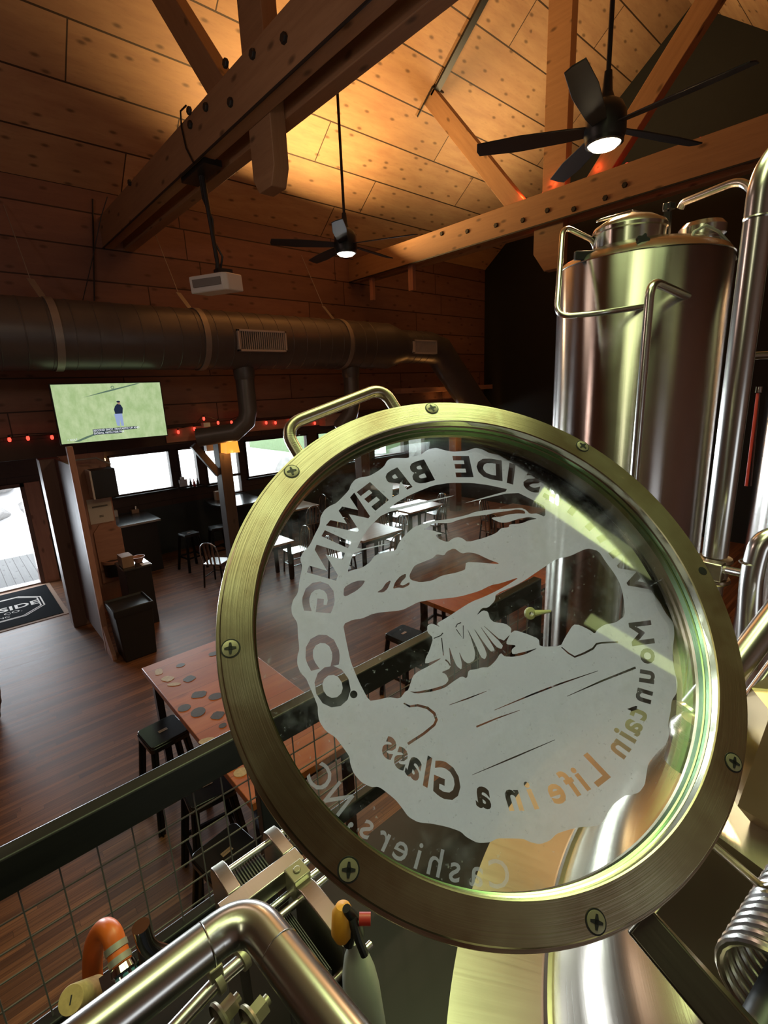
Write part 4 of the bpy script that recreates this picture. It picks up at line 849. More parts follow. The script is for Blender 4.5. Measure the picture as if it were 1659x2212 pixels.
# ------------------------------------------------------------------ kettle
KC = Matrix.Translation((0.95, -0.474, 0))
t = thing('brew_kettle', 'big low steel kettle top in the lower right foreground', 'kettle', (0.95, -0.474, 1.3), 0, off=True)
MB().lathe([(0.97, 1.4), (0.985, 2.46), (0.996, 2.475), (0.996, 2.486), (0.862, 2.498), (0.858, 2.50)], KC, 160, R(60), R(200)).build('outer_rim', M['plate'], t)
MB().lathe([(0.858, 2.50), (0.853, 2.503), (0.846, 2.50), (0.836, 2.515), (0.815, 2.57), (0.79, 2.615), (0.75, 2.645), (0.68, 2.665), (0.5, 2.70), (0.0, 2.74)], KC, 160).build('dished_top', M['kettle'], t)
MB().lathe([(0.98, 1.32), (0.985, 2.42)], KC, 96).build('shell', M['plate'], t)
# manway neck below the hinged lid
RC = Vector((0.40277, 0.28503, 3.17305)); RN = Vector((-0.34837, -0.65385, 0.67165)).normalized(); E1 = Vector((0.84203, -0.53313, -0.08225)); E2 = Vector((0.41186, 0.53690, 0.73629))
RT = basis(RC, RN, E1)
def rp(x, y, z=0.0): return RT @ Vector((x, y, z))
# ------------------------------------------------------------------ the lid with its etched window
lid = thing('manway_lid', 'round hinged steel manway lid with an etched glass window, raised in the centre', 'manway lid', RC, 0, off=True)
MB().lathe([(0.2835, -0.007), (0.2828, -0.0045), (0.2795, -0.0045), (0.2795, -0.002), (0.278, 0.0), (0.2492, 0.0), (0.2480, -0.0011)], RT, 180).build('outer_ring', M['ring'], lid)
MB().lathe([(0.2480, -0.0011), (0.2488, -0.0115), (0.2475, -0.0125)], RT, 180).build('ring_bore', M['ringin'], lid)
MB().lathe([(0.2475, -0.0125), (0.2482, -0.0195), (0.2468, -0.0205), (0.2478, -0.029)], RT, 180).build('glass_seat', M['glassedge'], lid)
MB().lathe([(0.2795, -0.0045), (0.2795, -0.0075), (0.2835, -0.007), (0.2840, -0.02), (0.27, -0.034), (0.248, -0.034), (0.2478, -0.029)], RT, 180).build('back_flange', M['ring'], lid)
gl = MB().lathe([(0.0, -0.029), (0.2495, -0.029), (0.2495, -0.0335), (0.0, -0.0335)], RT, 96).build('glass_window', M['lidglass'], lid)
for i in range(8):
    a = R(97.0-45.0*i); c = (0.2695*math.cos(a), 0.2695*math.sin(a)); T = RT @ Matrix.Translation((c[0], c[1], 0)) @ Matrix.Rotation(a*3+i, 4, 'Z')
    low = i == 2
    z0 = -0.0012 if low else 0.0006
    if low:
        MB().lathe([(0.0, 0.0003), (0.0052, 0.0003), (0.0052, 0.0004), (0.0, 0.0005)], T, 24).build('screw_hole', M['black'], lid); continue
    MB().lathe([(0.0078, 0.0002), (0.0079, 0.0004), (0.0090, 0.0004), (0.0091, 0.0002)], T, 28).build('countersink', M['black'], lid)
    sc = MB().lathe([(0.0079, 0.0002), (0.0077, 0.0010), (0.005, 0.0014), (0.0, 0.0015)], T, 28).build('screw', M['screw'], lid)
    b = MB(); 
    for an in (0, 90):
        T2 = T @ Matrix.Rotation(R(an), 4, 'Z'); b.prism([(-0.0054, -0.0009), (-0.0015, -0.0017), (0.0015, -0.0017), (0.0054, -0.0009), (0.0054, 0.0009), (0.0015, 0.0017), (-0.0015, 0.0017), (-0.0054, 0.0009)], 0.0008, 0.0018, T2)
    b.build('cross_slot', M['black'], sc)
# lid handle
hp = [(-0.198, 0.193, -0.02), (-0.2235, 0.2385, -0.012), (-0.222, 0.249, -0.008), (-0.120, 0.316, -0.008), (-0.100, 0.316, -0.012), (-0.074, 0.270, -0.02)]
hpix = [(652, 990), (607, 925), (830, 838), (858, 882)]
hw = [dep(px, py, tt) for (px, py), tt in zip(hpix, (0.675, 0.69, 0.80, 0.78))]
def planept(px, py, off):
    d = ray(px, py); o = RC+off*RN; tt = RN.dot(o-CAM)/RN.dot(d); return CAM+tt*d
hw = [planept(px, py, o) for (px, py), o in zip(((655, 998), (610, 922), (826, 838), (860, 892)), (-0.018, -0.006, -0.006, -0.018))]
MB().tube(hw, 0.0078, 24, bend=0.034).build('handle', M['ring'], lid)
# ---- etched artwork, laid on the inner face of the glass
ZG = -0.0339
def gp(px, py):
    d = ray(px, py); o = RC+ZG*RN; tt = RN.dot(o-CAM)/RN.dot(d); p = CAM+tt*d-RC; return (p.dot(E1), p.dot(E2))
def smooth_poly(pts, n=1, closed=True):
    for _ in range(n):
        q = []; m = len(pts)
        for i in range(m):
            a, c = pts[i], pts[(i+1) % m]
            if math.hypot(a[0]-c[0], a[1]-c[1]) < 2.2: q.append(a); continue
            q.append((a[0]*.82+c[0]*.18, a[1]*.82+c[1]*.18)); q.append((a[0]*.18+c[0]*.82, a[1]*.18+c[1]*.82))
        pts = q
    return pts
def stroke(pts, w0, w1=None, wm=None):
    n = len(pts); L = []; Rr = []
    for i, p in enumerate(pts):
        a = pts[max(i-1, 0)]; c = pts[min(i+1, n-1)]; dx, dy = c[0]-a[0], c[1]-a[1]; l = math.hypot(dx, dy) or 1
        t_ = i/(n-1); w = w0+((w1 if w1 is not None else w0)-w0)*t_
        if wm is not None: w += (wm-w)*math.sin(PI*t_)
        nx, ny = -dy/l*w/2, dx/l*w/2; L.append((p[0]+nx, p[1]+ny)); Rr.append((p[0]-nx, p[1]-ny))
    return L+Rr[::-1]
OUT = [(920,979),(916,980),(923.5,971),(941.6,967),(960,972.5),(978,976),(1008.5,974),(1026.6,967),(1043,971),(1057,979),(1077,982.5),(1097,988),(1110,986),(1128,990),(1142,1001.5),(1151,1008),(1171,1018),(1189,1026),(1211,1027),(1228,1038),(1243,1057),(1268,1078),(1281,1091),(1298,1099),(1310,1118),(1325,1135),(1352,1158),(1374,1179),(1388,1196),(1395,1217),(1407,1234),(1420,1255),(1424,1281),(1427,1305),(1440,1327),(1455,1345),(1457,1372),(1453,1401),(1453,1425),(1457,1450),(1464,1474),(1462,1497),(1451,1513),(1449,1535),(1443,1565),(1446,1587),(1439,1608),(1419,1626),(1400,1650),(1396,1674),(1393,1695),(1381,1712),(1364,1717),(1351,1718),(1326,1736),(1313,1755),(1302,1777),(1286,1785),(1256,1786),(1226,1793),(1202,1801),(1188,1816),(1166,1824),(1145,1819),(1131,1812),(1101,1811),(1074,1811),(1058,1820),(1031,1821),(1007,1808),(995,1796),(966,1786),(932,1779),(903.5,1776.6),(882,1764.5),(867,1743),(853,1726),(819,1699),(802,1700.6),(780.6,1690),(763.7,1670.5),(756.4,1649),(755,1634),(739.6,1612.6),(725,1593),(703,1579),(689,1557),(686.5,1538),(686.5,1526),(679,1506.5),(667,1478.6),(661.6,1466),(649,1453),(641.7,1435),(642.6,1415),(647,1402.6),(643.5,1373.7),(642.6,1345),(631,1328.5),(629,1312),(632.7,1296),(643.5,1281.5),(647,1252.5),(652,1229),(652.5,1222),(648,1207.6),(654,1193),(668.8,1178.7),(679.7,1155),(691,1133.5),(692,1117),(701,1101),(714,1092),(726.7,1087),(754,1059),(757,1048.5),(766.5,1036),(779,1031),(798,1028.6),(819,1016),(830,1007),(837,994),(849.6,989),(878.6,989.7),(891,986),(909,982.5)]
OUT = OUT[2:]
HOLES = [
 [(839,1100),(855,1086.5),(880,1072),(900,1063),(936,1048.5),(972,1043),(1017,1043),(1054,1047.6),(1104,1058.4),(1040,1076),(996,1089),(1113,1061.5),(1153,1081),(1178,1094),(1178,1117),(1160,1109),(1144,1110),(1136,1101),(1126,1097),(1099,1099),(1054,1101),(1027,1105.5),(1008,1112.7),(972,1121),(936,1125),(900,1136),(891,1141),(873,1157),(860,1175),(855,1189),(837,1191),(810,1199),(799,1215),(783,1226),(757,1233),(750,1238),(761,1200),(768,1192),(842,1174.5),(842,1172.5),(769,1188.5),(783,1160),(797,1139),(828,1109),(900,1092),(994,1067.5),(920,1082)],
 [(1135,1110),(1133,1103),(1117,1100),(1097,1104),(1072,1107),(1054,1111.5),(1017.5,1116),(990,1123),(972,1130),(936,1130),(925,1138),(914.5,1144),(936,1146),(958,1153),(940,1155),(947,1164),(967,1171.5),(978,1163),(990,1160),(999.5,1163),(1010,1171),(1044.7,1162.4),(1072,1151.6),(1082.6,1140.7),(1099,1139),(1100.7,1132.6),(1126,1131),(1144,1123.5),(1162,1120.5),(1142,1116.5),(1117,1121.7),(1095,1129),(1081,1129),(1062.7,1121),(1062.7,1118),(1081,1116),(1099,1111),(1120,1109)],
 [(981,1184),(997.6,1196),(1012,1193),(1030,1196),(1053.7,1207.6),(1081,1218),(1063,1217.6),(1035.6,1215),(1006.7,1214),(1005,1227.5),(1004.5,1230.5),(986.6,1237),(955,1243),(934,1254),(908.5,1258),(887,1252.7),(884,1243),(893.8,1224),(900,1219.4),(921.7,1211),(936,1205),(943,1197),(959.7,1200),(965,1191)],
 [(743,1269),(761,1258),(775.5,1254),(789,1254),(782.7,1265),(770,1276),(746.6,1288.7),(742,1286)],
 [(813.5,1279.7),(826,1272),(833,1260),(842,1254),(844,1256),(837,1272),(828,1279.7)],
 [(848.8,1272),(853,1258),(864,1245),(876.8,1238.6),(876.8,1247),(867.7,1256),(864,1263),(871,1265),(885,1257),(884,1264),(870.5,1270.6),(860.5,1269)],
 [(1123.7,1246),(1081.5,1260),(1060.4,1264),(1035,1277),(990.8,1289.6),(927.5,1296),(902,1301),(891,1307),(868,1318.6),(810,1324),(781,1336.6),(763,1338.4),(741,1348.4),(746.6,1379),(757.4,1429.8),(775.5,1473),(797,1514),(815,1512),(840.6,1505.7),(858,1509),(866,1507),(875,1494),(882,1491),(891.6,1460.5),(902,1451),(929.6,1437),(948,1426),(953,1421),(918,1435),(919,1422.5),(927.5,1405.7),(936,1378),(923,1365.6),(923,1351),(934,1346.6),(950.7,1355),(943,1346.6),(965.5,1334),(990.8,1317),(1018,1300),(1050,1287.5),(1092,1266.4)],
 [(1171,1228),(1203,1207),(1230,1202),(1268,1184),(1293,1190),(1308,1213),(1328,1240),(1340,1262),(1347,1290),(1350,1330),(1330,1345),(1306,1349),(1290,1360),(1285,1369),(1274,1361),(1252,1350),(1238,1349),(1220,1378),(1211,1396),(1166,1397),(1164,1380),(1140,1370),(1113,1361),(1103,1368),(1105,1357),(1092,1347),(1067,1344),(1058,1336),(1054,1321),(1043,1318),(1029,1330),(1041,1313),(1054,1313),(1069,1298),(1071,1283),(1124,1260)],
 [(953,1452),(974,1443.6),(972,1420),(970,1395),(978,1420),(986.6,1439),(997,1447),(998,1433),(990.8,1405.7),(1001,1427),(1012,1434),(1024.6,1426.8),(1026.7,1410),(1018,1380),(1007.7,1355),(1024.6,1386.7),(1039,1420),(1047.8,1424.6),(1052,1414),(1045.7,1397),(1020,1352),(1050,1395),(1060.4,1407.8),(1068.9,1405.7),(1064.6,1395),(1033,1346.6),(1071,1397),(1083.6,1402.5),(1086.8,1393),(1037,1344.5),(1085.7,1386.7),(1102.6,1369.7),(1094,1385),(1094,1392),(1116,1394),(1104.7,1403.5),(1107,1414),(1134,1407.8),(1163.8,1399),(1134,1414),(1109,1419),(1090,1418),(1081.5,1410),(1071,1426.8),(1056,1441.5),(1041.4,1441.5),(1028.8,1445.7),(1012,1447.8),(1008.7,1465.8),(997,1460.5),(978,1473),(961,1485.8),(933.8,1494),(898,1498.5),(884,1493),(898,1494.5),(933.8,1488),(961,1479.5),(969.7,1469),(963,1456)],
]
STR = [([(872,1519),(885,1526),(902,1523.5),(923,1529),(938,1541),(943,1555),(938,1566),(915,1585),(881,1607)], 3, 6, 6),
 ([(970,1523),(1010,1509),(1051,1493)], 1, 1, 3), ([(1068,1534),(1150,1500),(1210,1477),(1292,1449)], 1, 1, 4), ([(1029,1570),(1075,1551),(1123,1534)], 4, 1, 3), ([(1225,1504),(1300,1471),(1373,1442)], 1, 5, 4),
 ([(1020,1674),(1110,1636),(1199,1598)], 1, 1, 3.5), ([(954,1378),(956,1398),(958,1416)], 2, 2, None), ([(937,1379),(952,1373),(957,1367)], 2, 2.5, None), ([(962,1425),(968,1430),(973,1438)], 3, 3, None),
 ([(984.5,1355),(988,1348),(996,1345)], 2, 2, None), ([(985.5,1359),(993,1370),(1001,1380),(1000.5,1351)], 1.5, 1.5, None), ([(1213,1398),(1228,1411),(1241.5,1419),(1262,1411),(1281,1401),(1288.5,1391),(1299,1388.6),(1335,1386.8)], 2, 3.5, 4.5)]
polys = [[gp(*p) for p in smooth_poly(OUT, 2)]]
for h in HOLES: polys.append([gp(*p) for p in smooth_poly(h, 1)])
for s_, a, c, m_ in STR: polys.append([gp(*p) for p in stroke(s_, a, c, m_)])
def loops_of(me):
    bm = bmesh.new(); bm.from_mesh(me); bmesh.ops.remove_doubles(bm, verts=bm.verts, dist=1e-6); out = []; used = set()
    be = [e for e in bm.edges if len(e.link_faces) == 1]
    adj = {}
    for e in be:
        for v in e.verts: adj.setdefault(v.index, []).append(e)
    bm.verts.ensure_lookup_table()
    for e in be:
        if e.index in used: continue
        loop = [e.verts[0]]; cur = e; v = e.verts[1]; used.add(e.index)
        while v != loop[0]:
            loop.append(v); nx = [q for q in adj[v.index] if q.index not in used]
            if not nx: break
            cur = nx[0]; used.add(cur.index); v = cur.other_vert(v)
        if len(loop) > 2: out.append([(p.co.x, p.co.y) for p in loop])
    bm.free(); return out
def glyph(ch, size, bold, mir=True, shear=0.0, sx=1.0):
    me = text_mesh(ch, size, bold=bold); ls = loops_of(me); bpy.data.meshes.remove(me)
    xs = [p[0] for l in ls for p in l]; cx = (min(xs)+max(xs))/2; cy = 0.0
    return [[((-1 if mir else 1)*(p[0]-cx+shear*p[1])*sx, p[1]-cy) for p in l] for l in ls]
def place_arc(loops, c, rad, ang, flip=False):
    """top of the glyph away from the centre (or towards it when flip)"""
    a = R(ang); ox, oy = c[0]+rad*math.cos(a), c[1]+rad*math.sin(a); th = a-PI/2 if not flip else a+PI/2
    ct, st = math.cos(th), math.sin(th); return [[(ox+p[0]*ct-p[1]*st, oy+p[0]*st+p[1]*ct) for p in l] for l in loops]
TC = (0.0118, 0.0039)
for ch, an in (('W', 12.5), ('H', 25), ('I', 35), ('T', 44), ('E', 53.3), ('S', 62.6), ('I', 71.5), ('D', 80.3), ('E', 91.0), ('B', 108.5), ('R', 119.6), ('E', 130.2), ('W', 141.6), ('I', 152.1), ('N', 161.3), ('G', 173.2), ('C', 190.3), ('O', 201.0)):
    polys.append(place_arc(glyph(ch, 0.0445, 0.0017, sx=1.12), TC, 0.1945, an))
p = gp(764, 1500); polys.append([(p[0]+0.0037*math.cos(i*PI/10), p[1]+0.0037*math.sin(i*PI/10)) for i in range(20)])
TXT = 'Mountain Life in a Glass'
ANG = [-10, -18.5, -26, -33, -39.5, -45, -49, -54, None, -66, -71.5, -75.5, -81, None, -89, -95, None, -104.5, None, -115.5, -122, -126.5, -131, -135.5]
for ch, an in zip(TXT, ANG):
    if an is None: continue
    big = ch in 'LGM'; polys.append(place_arc(glyph(ch, 0.040 if big else 0.034, 0.0009, shear=0.25), (0.0105, 0.003), 0.1805, an, flip=True))
cu = bpy.data.curves.new('etching', 'CURVE'); cu.dimensions = '2D'; cu.fill_mode = 'BOTH'; cu.extrude = 0.0002
def add_spl(cu, poly):
    s_ = cu.splines.new('POLY'); s_.points.add(len(poly)-1); s_.use_cyclic_u = True
    for i, p in enumerate(poly): s_.points[i].co = (p[0], p[1], 0, 1)
def curve_part(cu, name, mat, parent, T):
    o = bpy.data.objects.new('tmp', cu); COL.objects.link(o); dg = bpy.context.evaluated_depsgraph_get(); me = bpy.data.meshes.new_from_object(o.evaluated_get(dg)); bpy.data.objects.remove(o)
    off = OFF.get(parent, Vector((0, 0, 0)))
    for v in me.vertices: v.co = (T @ v.co)-off
    me.materials.clear(); me.materials.append(mat); me.name = name; r_ = bpy.data.objects.new(name, me); COL.objects.link(r_); r_.parent = parent; return r_
from mathutils.geometry import delaunay_2d_cdt
import numpy as np
def inside(poly, X, Y):
    q = np.array(poly); x0, y0 = q[:, 0], q[:, 1]; x1, y1 = np.roll(x0, -1), np.roll(y0, -1); r_ = np.zeros(len(X), bool)
    for a, b_, c, d in zip(x0, y0, x1, y1):
        if b_ == d: continue
        k = ((b_ > Y) != (d > Y)) & (X < (c-a)*(Y-b_)/(d-b_)+a); r_ ^= k
    return r_
def etch(outer, holes, name, mat, parent, T):
    vs = []; es = []
    for l in outer+[p for g_ in holes for p in g_]:
        n = len(vs); vs += [Vector(p) for p in l]; es += [(n+i, n+(i+1) % len(l)) for i in range(len(l))]
    V, E_, F_, *_r = delaunay_2d_cdt(vs, es, [], 0, 1e-6)
    F_ = [f for f in F_]; X = np.array([sum(V[i].x for i in f)/len(f) for f in F_]); Y = np.array([sum(V[i].y for i in f)/len(f) for f in F_])
    ok = np.zeros(len(X), bool)
    for l in outer: ok |= inside(l, X, Y)
    for g_ in holes:
        h = np.zeros(len(X), bool)
        for l in g_: h ^= inside(l, X, Y)
        ok &= ~h
    off = OFF.get(parent, Vector((0, 0, 0))); me = bpy.data.meshes.new(name)
    me.from_pydata([(T @ Vector((v.x, v.y, 0)))-off for v in V], [], [f for f, k in zip(F_, ok) if k]); me.materials.append(mat)
    bm = bmesh.new(); bm.from_mesh(me); bmesh.ops.delete(bm, geom=[v for v in bm.verts if not v.link_faces], context='VERTS'); bm.to_mesh(me); bm.free()
    o = bpy.data.objects.new(name, me); COL.objects.link(o); o.parent = parent; return o
et = etch([polys[0]], [g_ if isinstance(g_[0], list) else [g_] for g_ in polys[1:]], 'etched_logo', M['frost'], gl, RT @ Matrix.Translation((0, 0, ZG)))
et['label'] = 'frosted scalloped brewery emblem, mirrored lettering'
c2 = bpy.data.curves.new('etching2', 'CURVE'); c2.dimensions = '2D'; c2.fill_mode = 'BOTH'; c2.extrude = 0.0
for ch, an in (('C', -97.5), ('a', -102.5), ('s', -107.2), ('h', -111.6), ('i', -115.4), ('e', -119.3), ('r', -123.6), ('s', -127.6), (',', -130.8), ('N', -136.0), ('C', -141.8)):
    for l in place_arc(glyph(ch, 0.030, 0.0002), (0, 0), 0.2365, an, flip=True): add_spl(c2, l)
et2 = curve_part(c2, 'etched_place_name', M['frost2'], gl, RT @ Matrix.Translation((0, 0, ZG)))
# hinge of the lid
hg = MB(); A = [rp(0.175, -0.232, -0.016), rp(0.20, -0.45, -0.03)]
a0 = planept(1378, 1985, -0.022); a1 = dep(1628, 2280, 0.37)
hg.bar(a0, a1, 0.028, 0.010, up=-FWD+RGT*0.25); hg.build('hinge_arm', M['darksteel'], lid, bevel=0.002)
hg = MB(); hg.bar(planept(1414, 1985, -0.026), dep(1668, 2262, 0.375), 0.006, 0.02, up=-FWD); hg.build('hinge_flange', M['ring'], lid, bevel=0.001)
b0 = planept(1560, 1800, -0.02); b1 = dep(1760, 2120, 0.52)
MB().tube([planept(1530, 1815, -0.022), dep(1800, 2050, 0.58)], 0.004, 12).build('hinge_rod', M['ring'], lid)
t = thing('hinge_bracket', 'dark steel hinge block of the manway in the lower right corner', 'hinge bracket', dep(1560, 2000, 0.62), 0, off=True)
A0, A1, A2 = dep(1395, 2000, 0.57), dep(1560, 1770, 0.74), dep(1700, 2300, 0.53)
n_ = (A1-A0).cross(A2-A0).normalized()
if n_.dot(FWD) > 0: n_ = -n_
def inpl(px, py): d = ray(px, py); return CAM+d*(n_.dot(A0-CAM)/n_.dot(d))
P = [inpl(*q) for q in ((1395, 1995), (1470, 1900), (1545, 1800), (1760, 1960), (1800, 2330), (1680, 2330))]
n_ = n_*(-0.012); b = MB(); k_ = len(P)
b.add(P+[p+n_ for p in P], [tuple(range(k_)), tuple(range(2*k_-1, k_-1, -1))]+[(i, k_+i, k_+(i+1) % k_, (i+1) % k_) for i in range(k_)]); b.build('block', M['darksteel'], t, bevel=0.002)
t = thing('coil_spring', 'thick polished coil spring at the lower right corner', 'spring', dep(1640, 2080, 0.5), 0, off=True)
c0_, c1_ = dep(1790, 1950, 0.50), dep(1680, 2170, 0.43)
ax = (c1_-c0_); L_ = ax.length; T = basis(c0_, ax); pts = []
NT_ = int(L_/0.0098)
for i in range(NT_*24+1):
    a = 2*PI*i/24; pts.append(T @ Vector((0.047*math.cos(a), 0.047*math.sin(a), L_*i/(NT_*24))))
MB().tube(pts, 0.0047, 10).build('coil', M['pipe'], t)
MB().tube([T @ Vector((0, 0, -0.02)), T @ Vector((0, 0, L_+0.05))], 0.018, 20).build('guide_rod', M['black'], t)
# warm lit faceted hood right of the ring
t = thing('kettle_stack', 'warm-lit faceted steel stack behind the right side of the lid ring', 'stack', dep(1640, 1640, 0.95), 0, off=True)
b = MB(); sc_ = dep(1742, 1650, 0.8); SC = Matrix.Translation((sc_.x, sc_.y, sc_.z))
b.lathe([(0.0, 0.13), (0.085, 0.11), (0.118, -0.06), (0.07, -0.12), (0.0, -0.15)], SC @ Matrix.Rotation(R(12), 4, 'Z'), 8); b.build('hood', M['warmlit'], t, sharp=10)
e0 = dep(1500, 1600, 0.86); b = MB(); b.lathe([(0.0, 0.045), (0.03, 0.038), (0.042, 0.02), (0.044, 0.0), (0.036, -0.02), (0.036, -0.05)], basis(e0, (0.2, -0.1, 1)), 32); b.build('cap_fitting', M['kettle'], t)
b = MB(); b.tube([dep(1500, 1540, 0.9), dep(1560, 1470, 0.9)], 0.028, 24); b.lathe([(0.03, 0), (0.034, 0.004), (0.03, 0.01)], basis(dep(1495, 1548, 0.9), dep(1560, 1470, 0.9)-dep(1500, 1540, 0.9)), 24); b.build('inlet_pipe', M['pipe'], t)
# valve with a cream handle seen through the glass
t = thing('sample_valve', 'small cream-coloured valve seen through the lid window', 'valve', dep(1145, 1325, 2.4), 0, off=True)
v = dep(1145, 1325, 2.35); w_ = dep(1190, 1320, 2.35)
b = MB(); b.lathe([(0.012, -0.012), (0.028, -0.008), (0.03, 0.0), (0.028, 0.008), (0.012, 0.012), (0.012, -0.012)], basis(v, -FWD+RGT*0.3), 24); b.build('ring_handle', M['cream'], t)
b = MB(); b.tube([v+RGT*0.02, w_], 0.008, 10, rs=[0.016, 0.006]); b.build('stem', M['cream'], t)
MB().tube([w_, Vector((w_.x, w_.y, 1.3))], 0.006, 8).build('supply_tube', M['black'], t)
# ------------------------------------------------------------------ foreground pipe with elbow
t = thing('elbow_pipe', 'polished steel pipe with a wide elbow in the lower left foreground', 'pipe', (0.1, 0.45, 2.7), 0, off=True)
zp = 2.72
RP = 0.0265
P = [on(90, 2316, 2, zp), on(400, 2076, 2, zp), on(537, 1970, 2, zp), on(638, 2102, 2, zp), on(825, 2345, 2, zp)]
MB().tube([P[0], P[1], P[2], P[3], P[4]], RP, 48, bend=0.06).build('pipe_run', M['pipe'], t)
for q, d in ((on(447, 2040, 2, zp), P[1]-P[0]), (on(604, 2056, 2, zp), P[4]-P[3])): MB().lathe([(RP-.0003, -0.0015), (RP+0.0008, 0), (RP-.0003, 0.0015)], basis(q, d), 36).build('weld_bead', M['pipe'], t)
# ------------------------------------------------------------------ plate heat exchangers
def exchanger(label, x0, x1, y0, y1, z, n, wp=0.028):
    t = thing('plate_heat_exchanger', label, 'heat exchanger', ((x0+x1)/2, (y0+y1)/2, 1.9), 0, 'plate heat exchangers', off=True)
    for x in (x0, x1):
        T = Matrix(((0, 0, 1, x-wp/2), (1, 0, 0, 0), (0, 1, 0, 0), (0, 0, 0, 1)))
        MB().prism([(y0, z), (y1-0.03, z), (y1-0.008, z-0.008), (y1, z-0.03), (y1, 1.9), (y0, 1.9)], 0, wp, T).build('end_plate', M['plate'], t, bevel=0.002)
    b = MB(); 
    for i in range(n):
        x = x0+wp+(x1-x0-2*wp)*(i+0.5)/n; hw_ = (x1-x0-2*wp)/n*0.32; dz = 0.006*(i % 2)
        b.box(x-hw_, x+hw_, y0+0.015, y1-0.015, 1.92, z-0.045-dz)
    b.build('plate_pack', M['duct'], t)
    b = MB(); b.tube([(x0+0.01, y1-0.02, z-0.03), (x1+0.05, y1-0.02, z-0.03)], 0.007, 12); b.build('tie_bolt', M['pipe'], t); b = MB(); b.tube([(x0+0.01, y0+0.02, z-0.09), (x1+0.06, y0+0.02, z-0.09)], 0.007, 12); b.build('tie_bolt', M['pipe'], t)
    b = MB(); b.lathe([(0, 0), (0.016, 0), (0.016, 0.014), (0, 0.014)], basis((x1+wp/2, y0+0.02, z-0.09), (1, 0, 0)), 6); b.build('nut', M['screw'], t)
    return t
exchanger('rear plate heat exchanger between the railing and the elbow pipe', 0.262, 0.385, 0.79, 0.885, 2.45, 22)
MB_ = MB(); MB_.box(0.225, 0.40, 0.752, 0.788, 2.415, 2.452); tag(MB_.build('guide_bar', M['plate'], bevel=0.002), 'bright square guide bar in front of the rear heat exchanger', 'bar')
e2_ = exchanger('front plate heat exchanger partly behind the elbow pipe', 0.262, 0.372, 0.56, 0.725, 2.45, 22, 0.034)
b = MB(); b.box(0.353, 0.392, 0.715, 0.755, 2.40, 2.456); b.tube([(0.372, 0.735, 2.455), (0.372, 0.735, 2.46)], 0.008, 16); b.build('corner_nut', M['screw'], e2_, bevel=0.002)
b = MB(); b.tube([(0.24, 0.745, 2.40), (0.44, 0.745, 2.40)], 0.008, 12); b.build('guide_rod', M['pipe'], e2_)
b = MB(); b.box(0.40, 0.56, 0.52, 0.9, 1.3, 1.6); tag(b.build('control_cabinet', M['black']), 'black equipment housing in shadow below the lid', 'housing')
b = MB(); b.box(-0.3, 0.28, 0.30, 0.40, 1.9, 2.32); tag(b.build('pump_frame', M['black'], bevel=0.004), 'dark steel frame below the elbow pipe', 'frame')
# small clamped pipe under the elbow
t = thing('clamped_pipe', 'thin steel pipe with a clamp under the elbow pipe', 'pipe', on(450, 2110, 2, 2.55), 0, off=True)
q = [on(360, 2240, 2, 2.56), on(470, 2120, 2, 2.56), on(530, 2068, 2, 2.56)]
MB().tube(q, 0.0105, 20).build('pipe_run', M['pipe'], t)
for px, py in ((470, 2122), (524, 2070)): MB().lathe([(0.010, -0.006), (0.0165, -0.005), (0.0165, 0.005), (0.010, 0.006)], basis(on(px, py, 2, 2.56), q[1]-q[0]), 24).build('clamp', M['screw'], t)
b = MB(); b.box(-0.01, 0.01, -0.012, 0.012, -0.012, 0.012, basis(on(462, 2092, 2, 2.58), (0, 0, 1))); b.build('clamp_nut', M['screw'], t, bevel=0.002)
for k, (px, py) in enumerate(((480, 2195), (545, 2200))):
    p = on(px, py, 2, 2.5); T = basis(p, q[1]-q[0]); b = MB(); b.lathe([(0, 0), (0.015, 0), (0.015, 0.022), (0, 0.022)], T, 6); b.lathe([(0.022, -0.008), (0.024, -0.004), (0.022, 0.0), (0, 0), (0, -0.008)], T, 24)
    b.tube([T @ Vector((0, 0, -0.07)), T @ Vector((0, 0, 0.03))], 0.008, 12)
    tag(b.build('hex_bolt', M['screw'], bevel=0.001), ('large hex bolt with a washer under the thin clamped pipe', 'large hex bolt at the inner side of the elbow pipe')[k], 'bolt')
# polished elbow beyond the big pipe
t = thing('small_elbow', 'small polished steel elbow standing behind the big elbow pipe', 'pipe', on(340, 2060, 1, 0.8), 0, off=True)
MB().tube([on(304, 2000, 1, 0.80), on(318, 2050, 1, 0.80), on(420, 2080, 1, 0.80)], 0.0145, 24, bend=0.03).build('elbow', M['chrome'], t)
MB().tube([on(300, 2022, 1, 0.83), on(315, 2090, 1, 0.83)], 0.008, 12).build('side_tube', M['duct'], t)
# orange hose with clamps
t = thing('orange_hose', 'orange hose bent over with two steel clamps', 'hose', dep(220, 2080, 0.85), 0, off=True)
hp = [dep(208, 2190, 0.90), dep(200, 2100, 0.90), dep(204, 2040, 0.88), dep(222, 2008, 0.86), dep(240, 2016, 0.84), dep(252, 2050, 0.83), dep(262, 2082, 0.82)]
hq = []
for i in range(len(hp)-1):
    a = hp[max(i-1, 0)]; b_ = hp[i]; c_ = hp[i+1]; d_ = hp[min(i+2, len(hp)-1)]
    for j in range(6):
        s_ = j/6; hq.append(0.5*((2*b_)+(c_-a)*s_+(2*a-5*b_+4*c_-d_)*s_*s_+(3*b_-a-3*c_+d_)*s_**3))
hq.append(hp[-1])
MB().tube(hq, 0.0165, 24).build('hose', M['orange'], t)
hd = hp[-1]-hp[-2]
for s_ in (-0.3, 0.5): MB().lathe([(0.0168, -0.005), (0.018, -0.005), (0.018, 0.005), (0.0168, 0.005)], basis(hp[-2]+hd*(s_+0.2), hd), 24).build('hose_clamp', M['galv'], t)
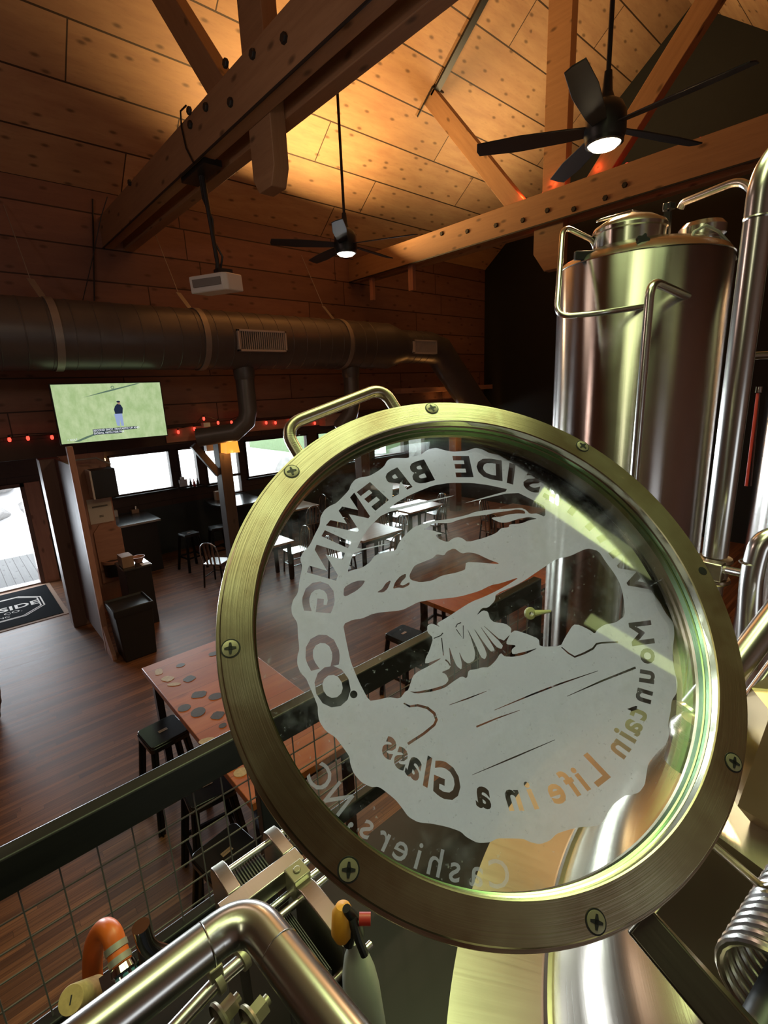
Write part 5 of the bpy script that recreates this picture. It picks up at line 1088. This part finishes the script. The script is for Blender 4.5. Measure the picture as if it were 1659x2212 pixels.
b = MB(); b.lathe([(0.014, 0), (0.02, 0.002), (0.022, 0.012), (0.018, 0.016), (0.018, 0.03)], basis(hp[-1], hd), 24); b.build('hose_tail', M['chrome'], t)
b = MB(); b.lathe([(0, 0.016), (0.019, 0.016), (0.02, 0.03), (0.014, 0.034), (0.0, 0.034)], basis(hp[-1], hd), 8); b.build('blue_union', M['blue'], t)
b = MB(); p = dep(228, 2118, 0.80); b.box(-0.008, 0.02, -0.008, 0.008, -0.008, 0.012, basis(p, hd)); b.tube([p, p+hd*0.9], 0.005, 8); b.build('wing_clamp', M['chrome'], t)
t = thing('cork_plug', 'pale cork plug with a slit at the bottom left', 'plug', dep(165, 2165, 0.8), 0, off=True)
c_ = dep(153, 2160, 0.78); ax = (dep(153, 2160, 0.78)-dep(190, 2235, 0.84)).normalized()*0.6-FWD*0.45; T = basis(c_, ax)
MB().lathe([(0, 0.0), (0.0185, 0.0), (0.0195, -0.002), (0.0195, -0.09), (0, -0.09)], T, 40).build('body', M['cork'], t)
b = MB(); b.box(-0.001, 0.001, -0.006, 0.006, 0.0, 0.0006, T); b.build('slit', M['black'], t)
# spray bottle
t = thing('spray_bottle', 'spray bottle with a yellow and black trigger beside the elbow pipe', 'spray bottle', dep(770, 2100, 0.72), 0, off=True)
bc = dep(775, 2100, 0.74); up_ = Vector((0, 0.12, 1)).normalized(); T = basis(bc, up_)
MB().lathe([(0.0, -0.13), (0.027, -0.13), (0.029, -0.12), (0.028, -0.03), (0.025, 0.0), (0.018, 0.03), (0.011, 0.045), (0.011, 0.06), (0.0, 0.06)], T, 32).build('bottle', M['bottle'], t)
b = MB(); s1, s2 = dep(735, 1962, 0.70), dep(752, 1990, 0.69); b.lathe([(0.0, 0.022), (0.010, 0.02), (0.0155, 0.01), (0.0155, -0.02), (0.010, -0.03), (0, -0.03)], basis(dep(740, 1985, 0.70), (0.2, 0.1, 1)), 20); b.tube([dep(732, 1975, 0.695), dep(742, 1998, 0.70), dep(752, 2030, 0.71)], 0.0085, 12); b.build('collar', M['yellow'], t)
b = MB(); b.tube([dep(748, 1962, 0.69), dep(764, 1990, 0.70), dep(772, 2015, 0.71)], 0.010, 12, rs=[0.006, 0.011, 0.011]); b.tube([dep(762, 1985, 0.69), dep(775, 2030, 0.68), dep(788, 2062, 0.68)], 0.006, 10); b.tube([dep(760, 2000, 0.70), dep(752, 2040, 0.70)], 0.008, 10); b.build('trigger', M['black'], t)
b = MB(); b.lathe([(0, 0), (0.008, 0), (0.008, 0.016), (0, 0.016)], basis(dep(776, 1985, 0.69), RGT), 12); b.build('nozzle', M['red'], t)
